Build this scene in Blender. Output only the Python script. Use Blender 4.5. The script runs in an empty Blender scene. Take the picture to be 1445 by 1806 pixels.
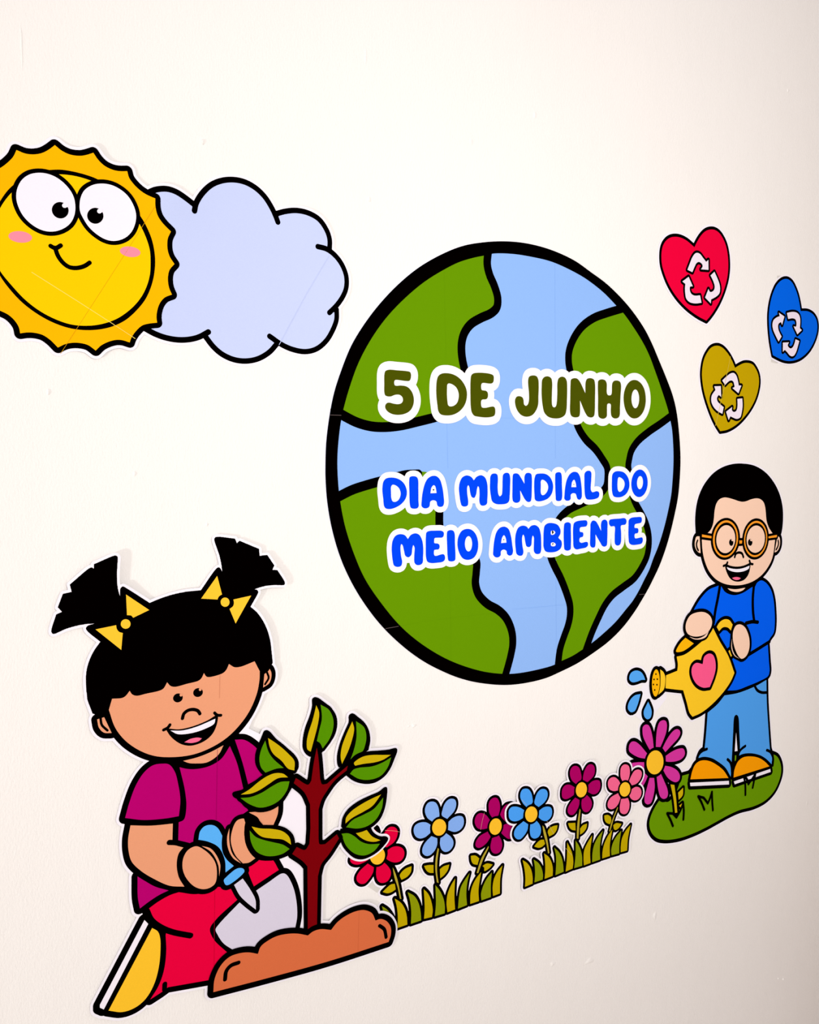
import bpy, math
import numpy as np
from mathutils import Vector, Matrix
from mathutils.geometry import delaunay_2d_cdt

# ------------------------------------------------------------------ camera
SC = bpy.context.scene
W_PX, H_PX, FOCAL = 1445.0, 1806.0, 1540.0
HORIZON_Y, VANISH_X = 766.0, 3260.0            # where the wall's level lines meet
PITCH = math.atan((H_PX/2-HORIZON_Y)/FOCAL)
YAW = math.atan((VANISH_X-W_PX/2)/math.hypot(FOCAL, H_PX/2-HORIZON_Y))
fh = Vector((math.cos(YAW), math.sin(YAW), 0))           # level heading; the wall is the plane y = 0
R_ = Vector((math.sin(YAW), -math.cos(YAW), 0))
F_ = fh*math.cos(PITCH)-Vector((0, 0, 1))*math.sin(PITCH)
U_ = R_.cross(F_)
def ray(px, py):
    return R_*((px-W_PX/2)/FOCAL)+U_*((H_PX/2-py)/FOCAL)+F_
_d = ray(886, 817)*1.27
CAM = Vector((-_d.x, -_d.y, 1.45))
cam_data = bpy.data.cameras.new('camera')
cam_data.sensor_fit = 'HORIZONTAL'; cam_data.sensor_width = 36.0
cam_data.lens = 36.0*FOCAL/W_PX; cam_data.clip_start = 0.01
cam = bpy.data.objects.new('camera', cam_data)
SC.collection.objects.link(cam)
cam.matrix_world = Matrix(((R_.x, U_.x, -F_.x, CAM.x), (R_.y, U_.y, -F_.y, CAM.y), (R_.z, U_.z, -F_.z, CAM.z), (0, 0, 0, 1)))
SC.camera = cam
def wall_pt(px, py):                           # photo pixel -> metres on the wall (along, up)
    d = ray(px, py); t = -CAM.y/d.y
    return (CAM.x+d.x*t, CAM.z+d.z*t)
def px_per_m(px):
    return (wall_pt(px, 766)[1]-wall_pt(px, 866)[1])**-1*100

# ------------------------------------------------------------------ light
SC.view_settings.view_transform = 'Standard'; SC.view_settings.look = 'None'
SC.view_settings.gamma = 1.0; SC.view_settings.use_curve_mapping = False
SC.view_settings.exposure = 0.0
world = bpy.data.worlds.new('room_light'); SC.world = world; world.use_nodes = True
world.node_tree.nodes['Background'].inputs[0].default_value = (1.0, 0.925, 0.92, 1)
world.node_tree.nodes['Background'].inputs[1].default_value = 0.73
def area(name, loc, target, sx, sy, power, col, spread):
    l = bpy.data.lights.new(name, 'AREA'); l.shape = 'RECTANGLE'; l.size = sx; l.size_y = sy
    l.energy = power; l.color = col; l.spread = math.radians(spread)
    o = bpy.data.objects.new(name, l); SC.collection.objects.link(o)
    o.location = loc
    o.rotation_euler = (Vector(target)-Vector(loc)).to_track_quat('-Z', 'Y').to_euler()
    return o
area('window_daylight', (-0.47, -2.10, 1.85), (0.08, 0, 1.50), 0.7, 0.8, 4.7, (1.0, 0.98, 0.935), 74)
area('added_raking_light', (-2.5, -0.95, 0.85), (-0.55, 0, 1.25), 0.14, 0.14, 13.0, (1.0, 0.97, 0.92), 150)     # added low lamp, raking along the wall to shadow lifted paper edges

# ------------------------------------------------------------------ materials
def lin(c):
    c /= 255.0
    return c/12.92 if c <= 0.04045 else ((c+0.055)/1.055)**2.4
GAIN = 0.93
def print_mat(name, rgb, rough=0.6, spec=0.02, grain=0.05):
    m = bpy.data.materials.new(name); m.use_nodes = True
    nt = m.node_tree; b = nt.nodes['Principled BSDF']
    b.inputs['Roughness'].default_value = rough
    b.inputs['Specular IOR Level'].default_value = spec
    base = [min(1.0, lin(v)*GAIN) for v in rgb]
    tc = nt.nodes.new('ShaderNodeTexCoord'); nz = nt.nodes.new('ShaderNodeTexNoise')
    nz.inputs['Scale'].default_value = 900; nz.inputs['Detail'].default_value = 3
    nt.links.new(tc.outputs['Object'], nz.inputs['Vector'])
    mix = nt.nodes.new('ShaderNodeMix'); mix.data_type = 'RGBA'
    mix.inputs[6].default_value = [v*(1-grain) for v in base]+[1]
    mix.inputs[7].default_value = [min(1, v*(1+grain)) for v in base]+[1]
    nt.links.new(nz.outputs['Fac'], mix.inputs[0]); nt.links.new(mix.outputs[2], b.inputs['Base Color'])
    return m
COL = dict(
    black=(2, 0, 0), white=(250, 244, 255), sun_orange=(255, 186, 0), sun_yellow=(255, 206, 0), blush=(250, 145, 165),
    cloud=(200, 212, 250), ocean=(144, 186, 248), land=(101, 150, 0), olive_text=(72, 80, 0), blue_text=(0, 70, 252),
    halo=(253, 250, 252), seam_dark=(214, 158, 10), seam_light=(255, 228, 110), seam_blue=(137, 180, 243), seam_green=(98, 146, 0), seam_grey=(92, 80, 80), seam_shirt=(158, 0, 94), seam_pants=(206, 0, 52), seam_soil=(196, 98, 58), scratch_pale=(226, 190, 150), heart_seam=(222, 194, 70),
    seam_pale=(196, 208, 244), heart_red=(240, 0, 60), heart_olive=(196, 164, 0), heart_blue=(0, 104, 240), arrow=(244, 232, 246),
    skin=(236, 161, 122), skin_seam=(214, 140, 104), bow=(255, 202, 52), shirt=(186, 0, 112), pants=(236, 0, 62), handle_blue=(92, 182, 255),
    metal=(220, 214, 232), soil=(220, 112, 68), trunk=(124, 0, 8), leaf_y=(206, 178, 10), leaf_g=(84, 146, 0), shoe_y=(255, 200, 46),
    tongue=(255, 110, 150), petal_red=(230, 0, 62), petal_blue=(134, 178, 246), petal_sky=(74, 162, 250), petal_wine=(172, 0, 98),
    petal_pink=(246, 104, 148), petal_violet=(214, 54, 160), pollen=(255, 198, 46), stem=(184, 166, 50), grass_y=(194, 170, 0), grass_g=(142, 154, 4),
    boy_skin=(253, 214, 188), boy_blue=(0, 98, 252), jeans=(80, 164, 246), can=(255, 206, 40), can_dark=(255, 188, 10), can_heart=(255, 92, 146),
    drop=(84, 170, 250), shoe_o=(255, 162, 0), hill=(106, 154, 0), glasses=(255, 160, 40))
MAT = {k: print_mat('print_'+k, v) for k, v in COL.items()}
MAT['black'] = print_mat('print_black', COL['black'], 0.8, 0.0)
MAT['paper'] = print_mat('white_paper', (250, 246, 255), 0.7, 0.1, 0.01)
def tape_mat():
    m = bpy.data.materials.new('clear_tape'); m.use_nodes = True
    b = m.node_tree.nodes['Principled BSDF']
    b.inputs['Base Color'].default_value = (0.6, 0.58, 0.52, 1); b.inputs['Alpha'].default_value = 0.3
    b.inputs['Roughness'].default_value = 0.25
    return m
MAT['tape'] = tape_mat()
def wall_mat():
    m = bpy.data.materials.new('painted_plaster'); m.use_nodes = True
    nt = m.node_tree; N = nt.nodes; L = nt.links; b = N['Principled BSDF']
    b.inputs['Roughness'].default_value = 0.6; b.inputs['Specular IOR Level'].default_value = 0.2
    tc = N.new('ShaderNodeTexCoord')
    def mapping(s):
        mp = N.new('ShaderNodeMapping'); mp.inputs['Scale'].default_value = s
        L.new(tc.outputs['Object'], mp.inputs['Vector']); return mp
    def noise(s, scale, detail, rough=0.55):
        n = N.new('ShaderNodeTexNoise'); n.inputs['Scale'].default_value = scale
        n.inputs['Detail'].default_value = detail; n.inputs['Roughness'].default_value = rough
        L.new(mapping(s).outputs[0], n.inputs['Vector']); return n
    streak = noise((1, 1, 0.42), 430, 4, 0.7)        # brushed, upright grain
    soft = noise((1, 1, 0.55), 26, 4)           # unevenness of the trowelled plaster
    stain = noise((1, 1, 1), 3.2, 3)
    pits = N.new('ShaderNodeTexVoronoi'); pits.inputs['Scale'].default_value = 9.0
    L.new(mapping((1, 1, 0.7)).outputs[0], pits.inputs['Vector'])
    ramp = N.new('ShaderNodeMapRange'); ramp.inputs['From Min'].default_value = 0.0; ramp.inputs['From Max'].default_value = 0.035
    ramp.inputs['To Min'].default_value = 1.0; ramp.inputs['To Max'].default_value = 0.0
    L.new(pits.outputs['Distance'], ramp.inputs['Value'])
    def bump(src, dist, strength, prev=None):
        bp = N.new('ShaderNodeBump'); bp.inputs['Distance'].default_value = dist; bp.inputs['Strength'].default_value = strength
        L.new(src, bp.inputs['Height'])
        if prev: L.new(prev.outputs[0], bp.inputs['Normal'])
        return bp
    b1 = bump(streak.outputs['Fac'], 0.0010, 0.65)
    b2 = bump(soft.outputs['Fac'], 0.003, 0.25, b1)
    b3 = bump(ramp.outputs[0], 0.0012, 0.6, b2)
    L.new(b3.outputs[0], b.inputs['Normal'])
    mix = N.new('ShaderNodeMix'); mix.data_type = 'RGBA'
    mix.inputs[6].default_value = (0.89, 0.862, 0.825, 1); mix.inputs[7].default_value = (0.92, 0.897, 0.866, 1)
    L.new(stain.outputs['Fac'], mix.inputs[0]); L.new(mix.outputs[2], b.inputs['Base Color'])
    return m
MAT['wall'] = wall_mat()
def floor_mat():
    m = bpy.data.materials.new('floor_tile'); m.use_nodes = True
    nt = m.node_tree; b = nt.nodes['Principled BSDF']; b.inputs['Roughness'].default_value = 0.7
    nz = nt.nodes.new('ShaderNodeTexNoise'); nz.inputs['Scale'].default_value = 14
    mix = nt.nodes.new('ShaderNodeMix'); mix.data_type = 'RGBA'
    mix.inputs[6].default_value = (0.62, 0.56, 0.52, 1); mix.inputs[7].default_value = (0.70, 0.64, 0.60, 1)
    nt.links.new(nz.outputs['Fac'], mix.inputs[0]); nt.links.new(mix.outputs[2], b.inputs['Base Color'])
    return m
MAT['floor'] = floor_mat()
MAT['pillar'] = print_mat('beige_paint', (176, 160, 150), 0.6, 0.1, 0.04)  # for the added pillar that shades the wall's right end

# ------------------------------------------------------------------ drawing tools
CROP = dict(A=(0, 230, 4.5156), B=(240, 290, 3.6125), C=(560, 410, 3.6125), D=(820, 410, 3.6125), E=(560, 810, 3.6125), F=(820, 810, 3.6125),
    H=(80, 930, 5.78), I=(300, 930, 6.018), J=(140, 1170, 4.0139), K=(190, 1320, 5.5577), L=(400, 1210, 4.5156), M=(150, 1560, 4.8167),
    N=(340, 1430, 3.8026), O=(600, 1370, 4.8167), P=(870, 1320, 5.5577), Q=(1060, 1240, 7.225), R=(1120, 1290, 5.1607), S=(1190, 800, 6.568),
    T=(1090, 1010, 4.8167), U=(1210, 590, 9.507), V=(1180, 1170, 6.568), W=(655, 625, 5.78), X=(895, 640, 5.5577), Y=(660, 815, 5.78),
    Z=(900, 810, 5.6667), a=(1155, 395, 9.764), b=(1340, 480, 10.619), c=(610, 1440, 8.2067), d=(740, 1390, 7.85), e=(890, 1370, 9.033), f=(980, 1330, 8.206), g=(1060, 860, 9.031), h=(960, 1020, 7.225), i=(1000, 460, 6.018), p=(0, 0, 1.0))
def sample(pts, corner, closed, per=2.2):
    n = len(pts); out = []
    P = [np.array(p, float) for p in pts]
    for i in range(n if closed else n-1):
        p1, p2 = P[i], P[(i+1) % n]
        if closed or i > 0: p0 = P[(i-1) % n]
        else: p0 = None
        if closed or i < n-2: p3 = P[(i+2) % n]
        else: p3 = None
        if corner[i]: p0 = None
        if corner[(i+1) % n]: p3 = None
        d = np.hypot(*(p2-p1))
        if d < 1e-6: continue
        if p0 is None and p3 is None:
            m = max(1, int(d/7)); out += [p1+(p2-p1)*j/m for j in range(m)]; continue
        if p0 is None: p0 = p1-(p2-p1)
        if p3 is None: p3 = p2+(p2-p1)
        k = int(max(2, min(12, d/per)))
        t0 = 0; t1 = t0+max(1e-4, np.hypot(*(p1-p0)))**.5; t2 = t1+d**.5; t3 = t2+max(1e-4, np.hypot(*(p3-p2)))**.5
        for j in range(k):
            t = t1+(t2-t1)*j/k
            A1 = (t1-t)/(t1-t0)*p0+(t-t0)/(t1-t0)*p1; A2 = (t2-t)/(t2-t1)*p1+(t-t1)/(t2-t1)*p2; A3 = (t3-t)/(t3-t2)*p2+(t-t2)/(t3-t2)*p3
            B1 = (t2-t)/(t2-t0)*A1+(t-t0)/(t2-t0)*A2; B2 = (t3-t)/(t3-t1)*A2+(t-t1)/(t3-t1)*A3
            out.append((t2-t)/(t2-t1)*B1+(t-t1)/(t2-t1)*B2)
    if not closed: out.append(P[-1])
    return out
def parse(s):
    """'A: x,y x,yc ...' in the scale of a close-up of the photo -> pixel points; a c marks a corner."""
    pts, cor, cr = [], [], CROP['p']
    for tok in s.split():
        if tok.endswith(':'): cr = CROP[tok[:-1]]; continue
        c = tok.endswith('c'); x, y = tok.rstrip('c').split(',')
        pts.append((cr[0]+float(x)/cr[2], cr[1]+float(y)/cr[2])); cor.append(c)
    return pts, cor
def loop(s):
    if s.startswith('ell'):                     # ell A: cx cy rx ry rot
        t = s.split(); cr = CROP[t[1][:-1]]; cx, cy, rx, ry = map(float, t[2:6]); ro = math.radians(float(t[6]) if len(t) > 6 else 0)
        n = int(max(16, min(64, (rx+ry)/cr[2]*1.4))); px = []
        for i in range(n):
            a = 2*math.pi*i/n; x, y = rx*math.cos(a), ry*math.sin(a)
            px.append((cr[0]+(cx+x*math.cos(ro)-y*math.sin(ro))/cr[2], cr[1]+(cy+x*math.sin(ro)+y*math.cos(ro))/cr[2]))
    else:
        pts, cor = parse(s); px = sample(pts, cor, True)
    return [wall_pt(*q) for q in px]
def line(s):
    pts, cor = parse(s)
    return [wall_pt(*q) for q in sample(pts, cor, False)]

def region(items, step=0.0006):
    """Outline of the union of shapes: items are (kind, points, radius); polygons grow by the radius, lines become rounded bands."""
    allp = np.array([q for k, p, r in items for q in p]); rm = max(r for k, p, r in items)
    lo = allp.min(0)-rm-3*step; hi = allp.max(0)+rm+3*step
    nx, ny = [int(math.ceil((hi[i]-lo[i])/step))+1 for i in (0, 1)]
    big = 2.5*step
    fld = np.full((ny, nx), big)
    for kind, pts, r in items:
        P = np.array(pts); n = len(P)
        if kind == 'poly':
            par = np.zeros((ny, nx+1), bool)
            Q = (P-lo)/step
            for i in range(n):
                (x1, y1), (x2, y2) = Q[i], Q[(i+1) % n]
                if y1 == y2: continue
                if y1 > y2: x1, y1, x2, y2 = x2, y2, x1, y1
                rows = np.arange(int(math.ceil(y1)), int(math.ceil(y2)))
                if len(rows) == 0: continue
                xs = np.clip(np.ceil(x1+(rows-y1)*(x2-x1)/(y2-y1)).astype(int), 0, nx)
                par[rows, xs] ^= True
            ins = np.logical_xor.accumulate(par, axis=1)[:, :nx]
            fld[ins] = np.minimum(fld[ins], -big)
        m = n if kind == 'poly' else n-1
        for i in range(max(m, 1)):
            a = P[i]; bq = P[(i+1) % n] if n > 1 else P[i]
            reach = r+big
            x0 = max(0, int((min(a[0], bq[0])-reach-lo[0])/step)); x1 = min(nx, int((max(a[0], bq[0])+reach-lo[0])/step)+2)
            y0 = max(0, int((min(a[1], bq[1])-reach-lo[1])/step)); y1 = min(ny, int((max(a[1], bq[1])+reach-lo[1])/step)+2)
            gx = lo[0]+np.arange(x0, x1)*step-a[0]; gy = (lo[1]+np.arange(y0, y1)*step-a[1])[:, None]
            d = bq-a; dd = d@d
            t = np.clip((gx*d[0]+gy*d[1])/dd, 0, 1) if dd > 0 else 0
            dist = np.hypot(gx-t*d[0], gy-t*d[1])-r
            blk = fld[y0:y1, x0:x1]
            np.minimum(blk, np.maximum(dist, -big), out=blk)
    # marching squares at level 0
    s = fld < 0
    code = s[:-1, :-1]*1+s[:-1, 1:]*2+s[1:, 1:]*4+s[1:, :-1]*8
    nxt = {}
    def cut(e, y, x):
        if e == 0: f0, f1 = fld[y, x], fld[y, x+1]; return ('h', y, x), (x+f0/(f0-f1), y)
        if e == 2: f0, f1 = fld[y+1, x], fld[y+1, x+1]; return ('h', y+1, x), (x+f0/(f0-f1), y+1)
        if e == 3: f0, f1 = fld[y, x], fld[y+1, x]; return ('v', y, x), (x, y+f0/(f0-f1))
        f0, f1 = fld[y, x+1], fld[y+1, x+1]; return ('v', y, x+1), (x+1, y+f0/(f0-f1))
    TAB = {1: [(0, 3)], 2: [(1, 0)], 3: [(1, 3)], 4: [(2, 1)], 5: [(0, 3), (2, 1)], 6: [(2, 0)], 7: [(2, 3)], 8: [(3, 2)], 9: [(0, 2)],
           10: [(1, 0), (3, 2)], 11: [(1, 2)], 12: [(3, 1)], 13: [(0, 1)], 14: [(3, 0)]}
    pos = {}
    ys, xs = np.nonzero((code > 0) & (code < 15))
    for y, x in zip(ys.tolist(), xs.tolist()):
        for e0, e1 in TAB[int(code[y, x])]:
            k0, q0 = cut(e0, y, x); k1, q1 = cut(e1, y, x)
            pos[k0] = q0; pos[k1] = q1; nxt[k0] = k1
    loops = []
    while nxt:
        k = next(iter(nxt)); lp = []
        while k in nxt:
            lp.append(pos[k]); k = nxt.pop(k)
        if len(lp) < 6: continue
        P = np.array(lp)
        area2 = abs(np.sum(P[:, 0]*np.roll(P[:, 1], -1)-P[:, 1]*np.roll(P[:, 0], -1)))
        if area2 < 6: continue
        keep = []                                # drop points that lie on a straight run
        i = 0; n = len(P)
        while i < n:
            keep.append(i); j = i+1
            while j+1 <= n and j-i < 6:
                seg = P[(j+1) % n]-P[i]; ln = math.hypot(*seg) or 1
                dv = np.abs((P[i+1:j+1, 0]-P[i, 0])*seg[1]-(P[i+1:j+1, 1]-P[i, 1])*seg[0])/ln
                if dv.max() > 0.07: break
                j += 1
            i = j
        loops.append([(lo[0]+P[i][0]*step, lo[1]+P[i][1]*step) for i in keep])
    return loops

PAPER_T, LAYER = 0.0003, 0.00011
class Cutout:
    def __init__(self, name, label, centre_px, h0=0.0002, lifts=(), grid=0.0, group=None, cat='wall cutout', bold=0.4):
        self.bold = bold                         # ink spread of the printed lines, in photo pixels
        self.s = 1.0/px_per_m(centre_px[0])      # metres per photo pixel here
        self.base = wall_pt(*centre_px)
        self.h0 = h0; self.grid = grid
        self.lifts = [(wall_pt(x, y), r*self.s, a) for x, y, r, a in lifts]
        e = bpy.data.objects.new(name, None); SC.collection.objects.link(e)
        e.empty_display_size = 0.05; e.location = (self.base[0], 0, self.base[1])
        e['label'] = label; e['category'] = cat
        if group: e['group'] = group
        self.root = e
    def lift(self, u, v):
        return sum(a*math.exp(-((u-c[0])**2+(v-c[1])**2)/(r*r)) for c, r, a in self.lifts)
    def mesh(self, name, loops, mat, level, parent=None, thick=None, holes=True, label=None):
        vs, ed = [], []
        for lp in loops:
            k = len(vs); n = len(lp); vs += [Vector(q) for q in lp]; ed += [(k+i, k+(i+1) % n) for i in range(n)]
        nb = len(vs)
        if self.grid:
            A = np.array([tuple(q) for q in vs]); g = self.grid
            x0, y0 = np.floor(A.min(0)/g).astype(int); x1, y1 = np.ceil(A.max(0)/g).astype(int)
            for i in range(x0, x1+1):
                for j in range(y0, y1+1):
                    vs.append(Vector((i*g+0.0004*math.sin(i*12.9+j*78.2), j*g+0.0004*math.sin(i*39.3+j*11.1))))
        V, E_, F, _, _, _ = delaunay_2d_cdt(vs, ed, [], 1, 1e-7)
        if holes and len(loops) > 1:             # keep only what lies inside an odd number of loops
            cen = np.array([[sum(V[i].x for i in f)/3, sum(V[i].y for i in f)/3] for f in F]); odd = np.zeros(len(F), bool)
            for lp in loops:
                for i in range(len(lp)):
                    (ax, ay), (cx, cy) = lp[i], lp[(i+1) % len(lp)]
                    if ay == cy: continue
                    m = (cen[:, 1] >= min(ay, cy)) & (cen[:, 1] < max(ay, cy))
                    m[m] = cen[m, 0] < ax+(cen[m, 1]-ay)*(cx-ax)/(cy-ay)
                    odd ^= m
            F = [f for f, k_ in zip(F, odd) if k_]
        top = self.h0+PAPER_T+LAYER*level; th = thick or LAYER
        verts, faces, used = [], [], {}
        bx, bz = self.base
        for f in F:
            idx = []
            for i in f:
                if i not in used:
                    u, v = V[i]; used[i] = len(verts); verts.append((u-bx, -(top+self.lift(u, v)), v-bz))
                idx.append(used[i])
            a, b, c = [verts[q] for q in idx[:3]]
            if (b[0]-a[0])*(c[2]-a[2])-(b[2]-a[2])*(c[0]-a[0]) < 0: idx.reverse()
            faces.append(idx)
        for lp in loops:                         # the cut edge
            A2 = sum(lp[i][0]*lp[(i+1) % len(lp)][1]-lp[i][1]*lp[(i+1) % len(lp)][0] for i in range(len(lp)))
            k = len(verts); n = len(lp)
            for u, v in lp:
                h = self.lift(u, v); verts.append((u-bx, -(top+h), v-bz)); verts.append((u-bx, -(top-th+h), v-bz))
            for i in range(n):
                q = [k+2*i, k+2*i+1, k+2*((i+1) % n)+1, k+2*((i+1) % n)]
                faces.append(q if A2 > 0 else q[::-1])
        me = bpy.data.meshes.new(name); me.from_pydata(verts, [], faces); me.update()
        me.materials.append(MAT[mat])
        o = bpy.data.objects.new(name, me); SC.collection.objects.link(o)
        o.parent = parent or self.root
        if label: o['label'] = label
        return o
    def fill(self, name, mat, s, level, parent=None, holes=(), label=None):
        return self.mesh(name, [loop(s)]+[loop(q) for q in holes], mat, level, parent, holes=bool(holes), label=label)
    def P(self, s, r=0.0): return ('poly', loop(s), max(r*self.s, 1e-6))
    def S(self, s, w): return ('line', line(s), w*self.s/2)
    def grow(self, name, mat, items, level, parent=None, extra=0.0, thick=None, step=0.0006, label=None):
        if mat == 'black': extra += self.bold
        it = [(k, p, r+extra*self.s) for k, p, r in items]
        return self.mesh(name, region(it, step), mat, level, parent, thick, label=label)
    def stroke(self, name, mat, lines, w, level, parent=None, step=0.0005):
        return self.grow(name, mat, [self.S(s, w) for s in lines], level, parent, step=step)
    def paper(self, items, extra, thick=PAPER_T):
        return self.grow('paper', 'paper', items, 0, None, extra, thick=thick, step=0.0008)
    def strip(self, name, mat, s, w, level, parent=None):        # hairline: sheet seam or scratch
        L = line(s); r = w*self.s/2; a, b = [], []
        for i, q in enumerate(L):
            p0 = L[max(0, i-1)]; p1 = L[min(len(L)-1, i+1)]
            d = Vector((p1[0]-p0[0], p1[1]-p0[1])).normalized()
            a.append((q[0]-d.y*r, q[1]+d.x*r)); b.append((q[0]+d.y*r, q[1]-d.x*r))
        return self.mesh(name, [a+b[::-1]], mat, level, parent, holes=False)

# ------------------------------------------------------------------ the setting
def slab(name, x0, x1, y0, y1, z0, z1, mat, label, cat):
    v = [(x, y, z) for x in (x0, x1) for y in (y0, y1) for z in (z0, z1)]
    f = [(0, 1, 3, 2), (4, 6, 7, 5), (0, 4, 5, 1), (2, 3, 7, 6), (0, 2, 6, 4), (1, 5, 7, 3)]
    me = bpy.data.meshes.new(name); me.from_pydata(v, [], f); me.update(); me.materials.append(MAT[mat])
    o = bpy.data.objects.new(name, me); SC.collection.objects.link(o)
    o['kind'] = 'structure'; o['label'] = label; o['category'] = cat
    return o
wall = slab('wall_back', -3.2, 3.2, 0.0, 0.15, 0.0, 2.9, 'wall', 'cream painted plaster wall with upright brushed grain behind the cutouts', 'wall')
slab('floor', -3.2, 3.2, -3.2, 0.15, -0.1, 0.0, 'floor', 'pale beige floor at the foot of the wall', 'floor')

slab('added_pillar', 0.93, 1.25, -0.32, 0.0, 0.0, 2.9, 'pillar', 'added beige pillar out of view, shading the right end of the wall', 'wall')  # added out of view to darken the wall towards its right end
def paint_nib(px, py, rx, rz, h):                # dried drips and grit under the wall paint
    x, z = wall_pt(px, py); n = 10; v = [(x, -h, z)]; f = []
    for ring, q in ((0.55, 0.75), (1.0, 0.0)):
        for i in range(n):
            a = 2*math.pi*i/n; w = 1+0.25*math.sin(3*a+px)
            v.append((x+rx*ring*w*math.cos(a), -h*q+(0.0005 if q == 0 else 0), z+rz*ring*w*math.sin(a)))
    for i in range(n):
        j = (i+1) % n; f.append((0, 1+i, 1+j)); f.append((1+i, 1+n+i, 1+n+j, 1+j))
    me = bpy.data.meshes.new('paint_nib'); me.from_pydata(v, [], [q[::-1] for q in f]); me.update(); me.materials.append(MAT['wall'])
    for pl in me.polygons: pl.use_smooth = True
    o = bpy.data.objects.new('paint_nib', me); SC.collection.objects.link(o); o.parent = wall
for a in ((357, 250, .003, .0035, .0022), (85, 692, .0012, .004, .0018), (237, 836, .0011, .003, .0016), (730, 1280, .004, .003, .0018), (721, 1281, .002, .0015, .0012), (943, 203, .0012, .006, .0018), (651, 352, .003, .004, .0012),
          (1382, 1727, .003, .003, .0022), (1373, 1726, .0015, .002, .0015), (38, 80, .0008, .03, .0008), (645, 100, .001, .012, .001), (1040, 1695, .012, .006, .0012), (975, 1700, .006, .005, .0012), (1155, 1615, .005, .009, .0014), (1390, 160, .003, .004, .0012), (365, 925, .002, .003, .001)): paint_nib(*a)

# ------------------------------------------------------------------ sun and cloud, one sheet
k = Cutout('sun_and_cloud_cutout', 'yellow smiling sun in front of a pale blue cloud, paper cutout on the left', (300, 620), 0.0002,
           lifts=[(170, 255, 50, .003), (290, 350, 50, .003), (190, 625, 45, .0025), (560, 400, 60, .0015), (600, 520, 50, .0012)], grid=0.006)
RAYS = ('A: 130,158c 200,186 270,193 340,180 395,150 435,120c 490,165 560,198 640,208 690,200 738,185c 775,238 830,288 900,320 960,329 1010,328c '
        '1025,380 1060,430 1110,480 1160,515 1230,548c 1232,610 1250,680 1290,740 1358,808c 1335,860 1330,910 1335,960 1352,1010 1388,1065c '
        '1350,1110 1337,1160 1337,1210 1347,1260 1368,1308c 1310,1332 1270,1380 1250,1440 1245,1490 1250,1532c 1180,1540 1130,1555 1080,1600 1045,1650 1030,1690c '
        '970,1672 920,1670 860,1685 800,1715 758,1755c 700,1712 640,1695 580,1692 520,1702 460,1730c 400,1670 340,1630 270,1612 210,1610 160,1617c '
        '150,1570 120,1520 70,1472 0,1437 -105,1405c -110,1340 -140,1270 -180,1200 -225,1130c -215,1050 -215,980 -230,920 -262,840c -220,770 -205,700 -210,640 -232,570c '
        '-170,540 -135,480 -115,410 -105,350c -60,330 0,302 60,258 105,210')
CLOUD = ('B: 60,240c 75,185 120,165 190,160 250,178 310,215 365,255c 380,250 420,185 480,130 550,103 620,98 690,112 760,150 820,208 865,280 890,318c 950,300 1020,295 1090,310 '
         '1160,350 1210,420 1230,480 1232,555c 1265,580 1310,640 1337,715 1335,790 1310,850 1275,900c 1275,990 1250,1060 1210,1125 1150,1175 1080,1193 1000,1180 930,1150 900,1140c '
         '850,1195 780,1237 700,1253 620,1243 545,1208 490,1160 440,1095c 400,1100 340,1115 270,1118 190,1105 120,1080 60,1048 20,1000c')
ARCS = ['B: 70,186 120,165 190,160 250,178 310,215 368,258', 'B: 370,297 380,250 420,185 480,130 550,103 620,98 690,112 760,150 820,208 865,280 890,335 902,368',
        'B: 893,315 950,300 1020,295 1090,310 1160,350 1210,420 1230,480 1230,545', 'B: 1155,525 1210,540 1265,580 1310,640 1337,715 1335,790 1310,850 1270,905 1230,945',
        'B: 1275,925 1275,990 1250,1060 1210,1125 1150,1175 1080,1193 1000,1180 930,1150 850,1095', 'B: 895,1145 850,1195 780,1237 700,1253 620,1243 545,1208 490,1160 440,1095',
        'B: 460,1068 400,1100 340,1115 270,1118 190,1105 120,1080 60,1048']
rays = k.P(RAYS, 8.6); arcs = [k.S(s, 9.2) for s in ARCS]
k.paper([rays, k.P(CLOUD)]+arcs, 5.2)
cl = k.fill('cloud', 'cloud', CLOUD, 1)
k.grow('cloud_outline', 'black', arcs, 2, cl)
ry = k.fill('sun_rays', 'sun_orange', RAYS, 4)
k.grow('rays_outline', 'black', [rays], 3, ry)
FACE_O = ('A: 0,565 60,480 125,420 210,360 300,322 380,318 480,315 600,335 720,370 800,405 900,465 1000,550 1100,665 1160,760 1210,880 1232,1000 1232,1100 1210,1220 1160,1340 1090,1430 '
          '1000,1510 900,1560 800,1585 680,1592 550,1575 420,1530 300,1465 180,1375 80,1270 0,1160 -60,1040 -85,900 -80,780 -50,660')
FACE_I = ('A: 0,622 50,545 100,490 200,420 330,360 460,352 560,360 650,380 735,410 850,470 980,570 1100,735 1150,830 1190,950 1197,1060 1190,1160 1155,1270 1100,1360 1020,1440 920,1505 800,1545 680,1557 '
          '560,1545 430,1500 310,1435 200,1350 100,1245 0,1120 -40,1030 -60,900 -50,760')
sf = k.fill('sun_face', 'sun_yellow', FACE_I, 6)
k.fill('face_outline', 'black', FACE_O, 5, sf)
for nm, s in (('eye', 'A: 128,540 135,470 170,400 230,355 310,340 390,352 460,385 530,445 580,520 598,600 590,680 555,745 490,790 410,808 330,795 250,750 185,685 145,610'),
              ('eye', 'A: 632,605 640,540 670,480 730,440 800,427 880,437 950,470 1010,520 1055,590 1080,670 1075,740 1045,810 990,860 910,882 840,870 770,830 705,770 660,700 637,650')):
    k.grow('eye_outline', 'black', [k.P(s, 6.3)], 7, sf)
    k.fill(nm, 'white', s, 8, sf)
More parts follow.
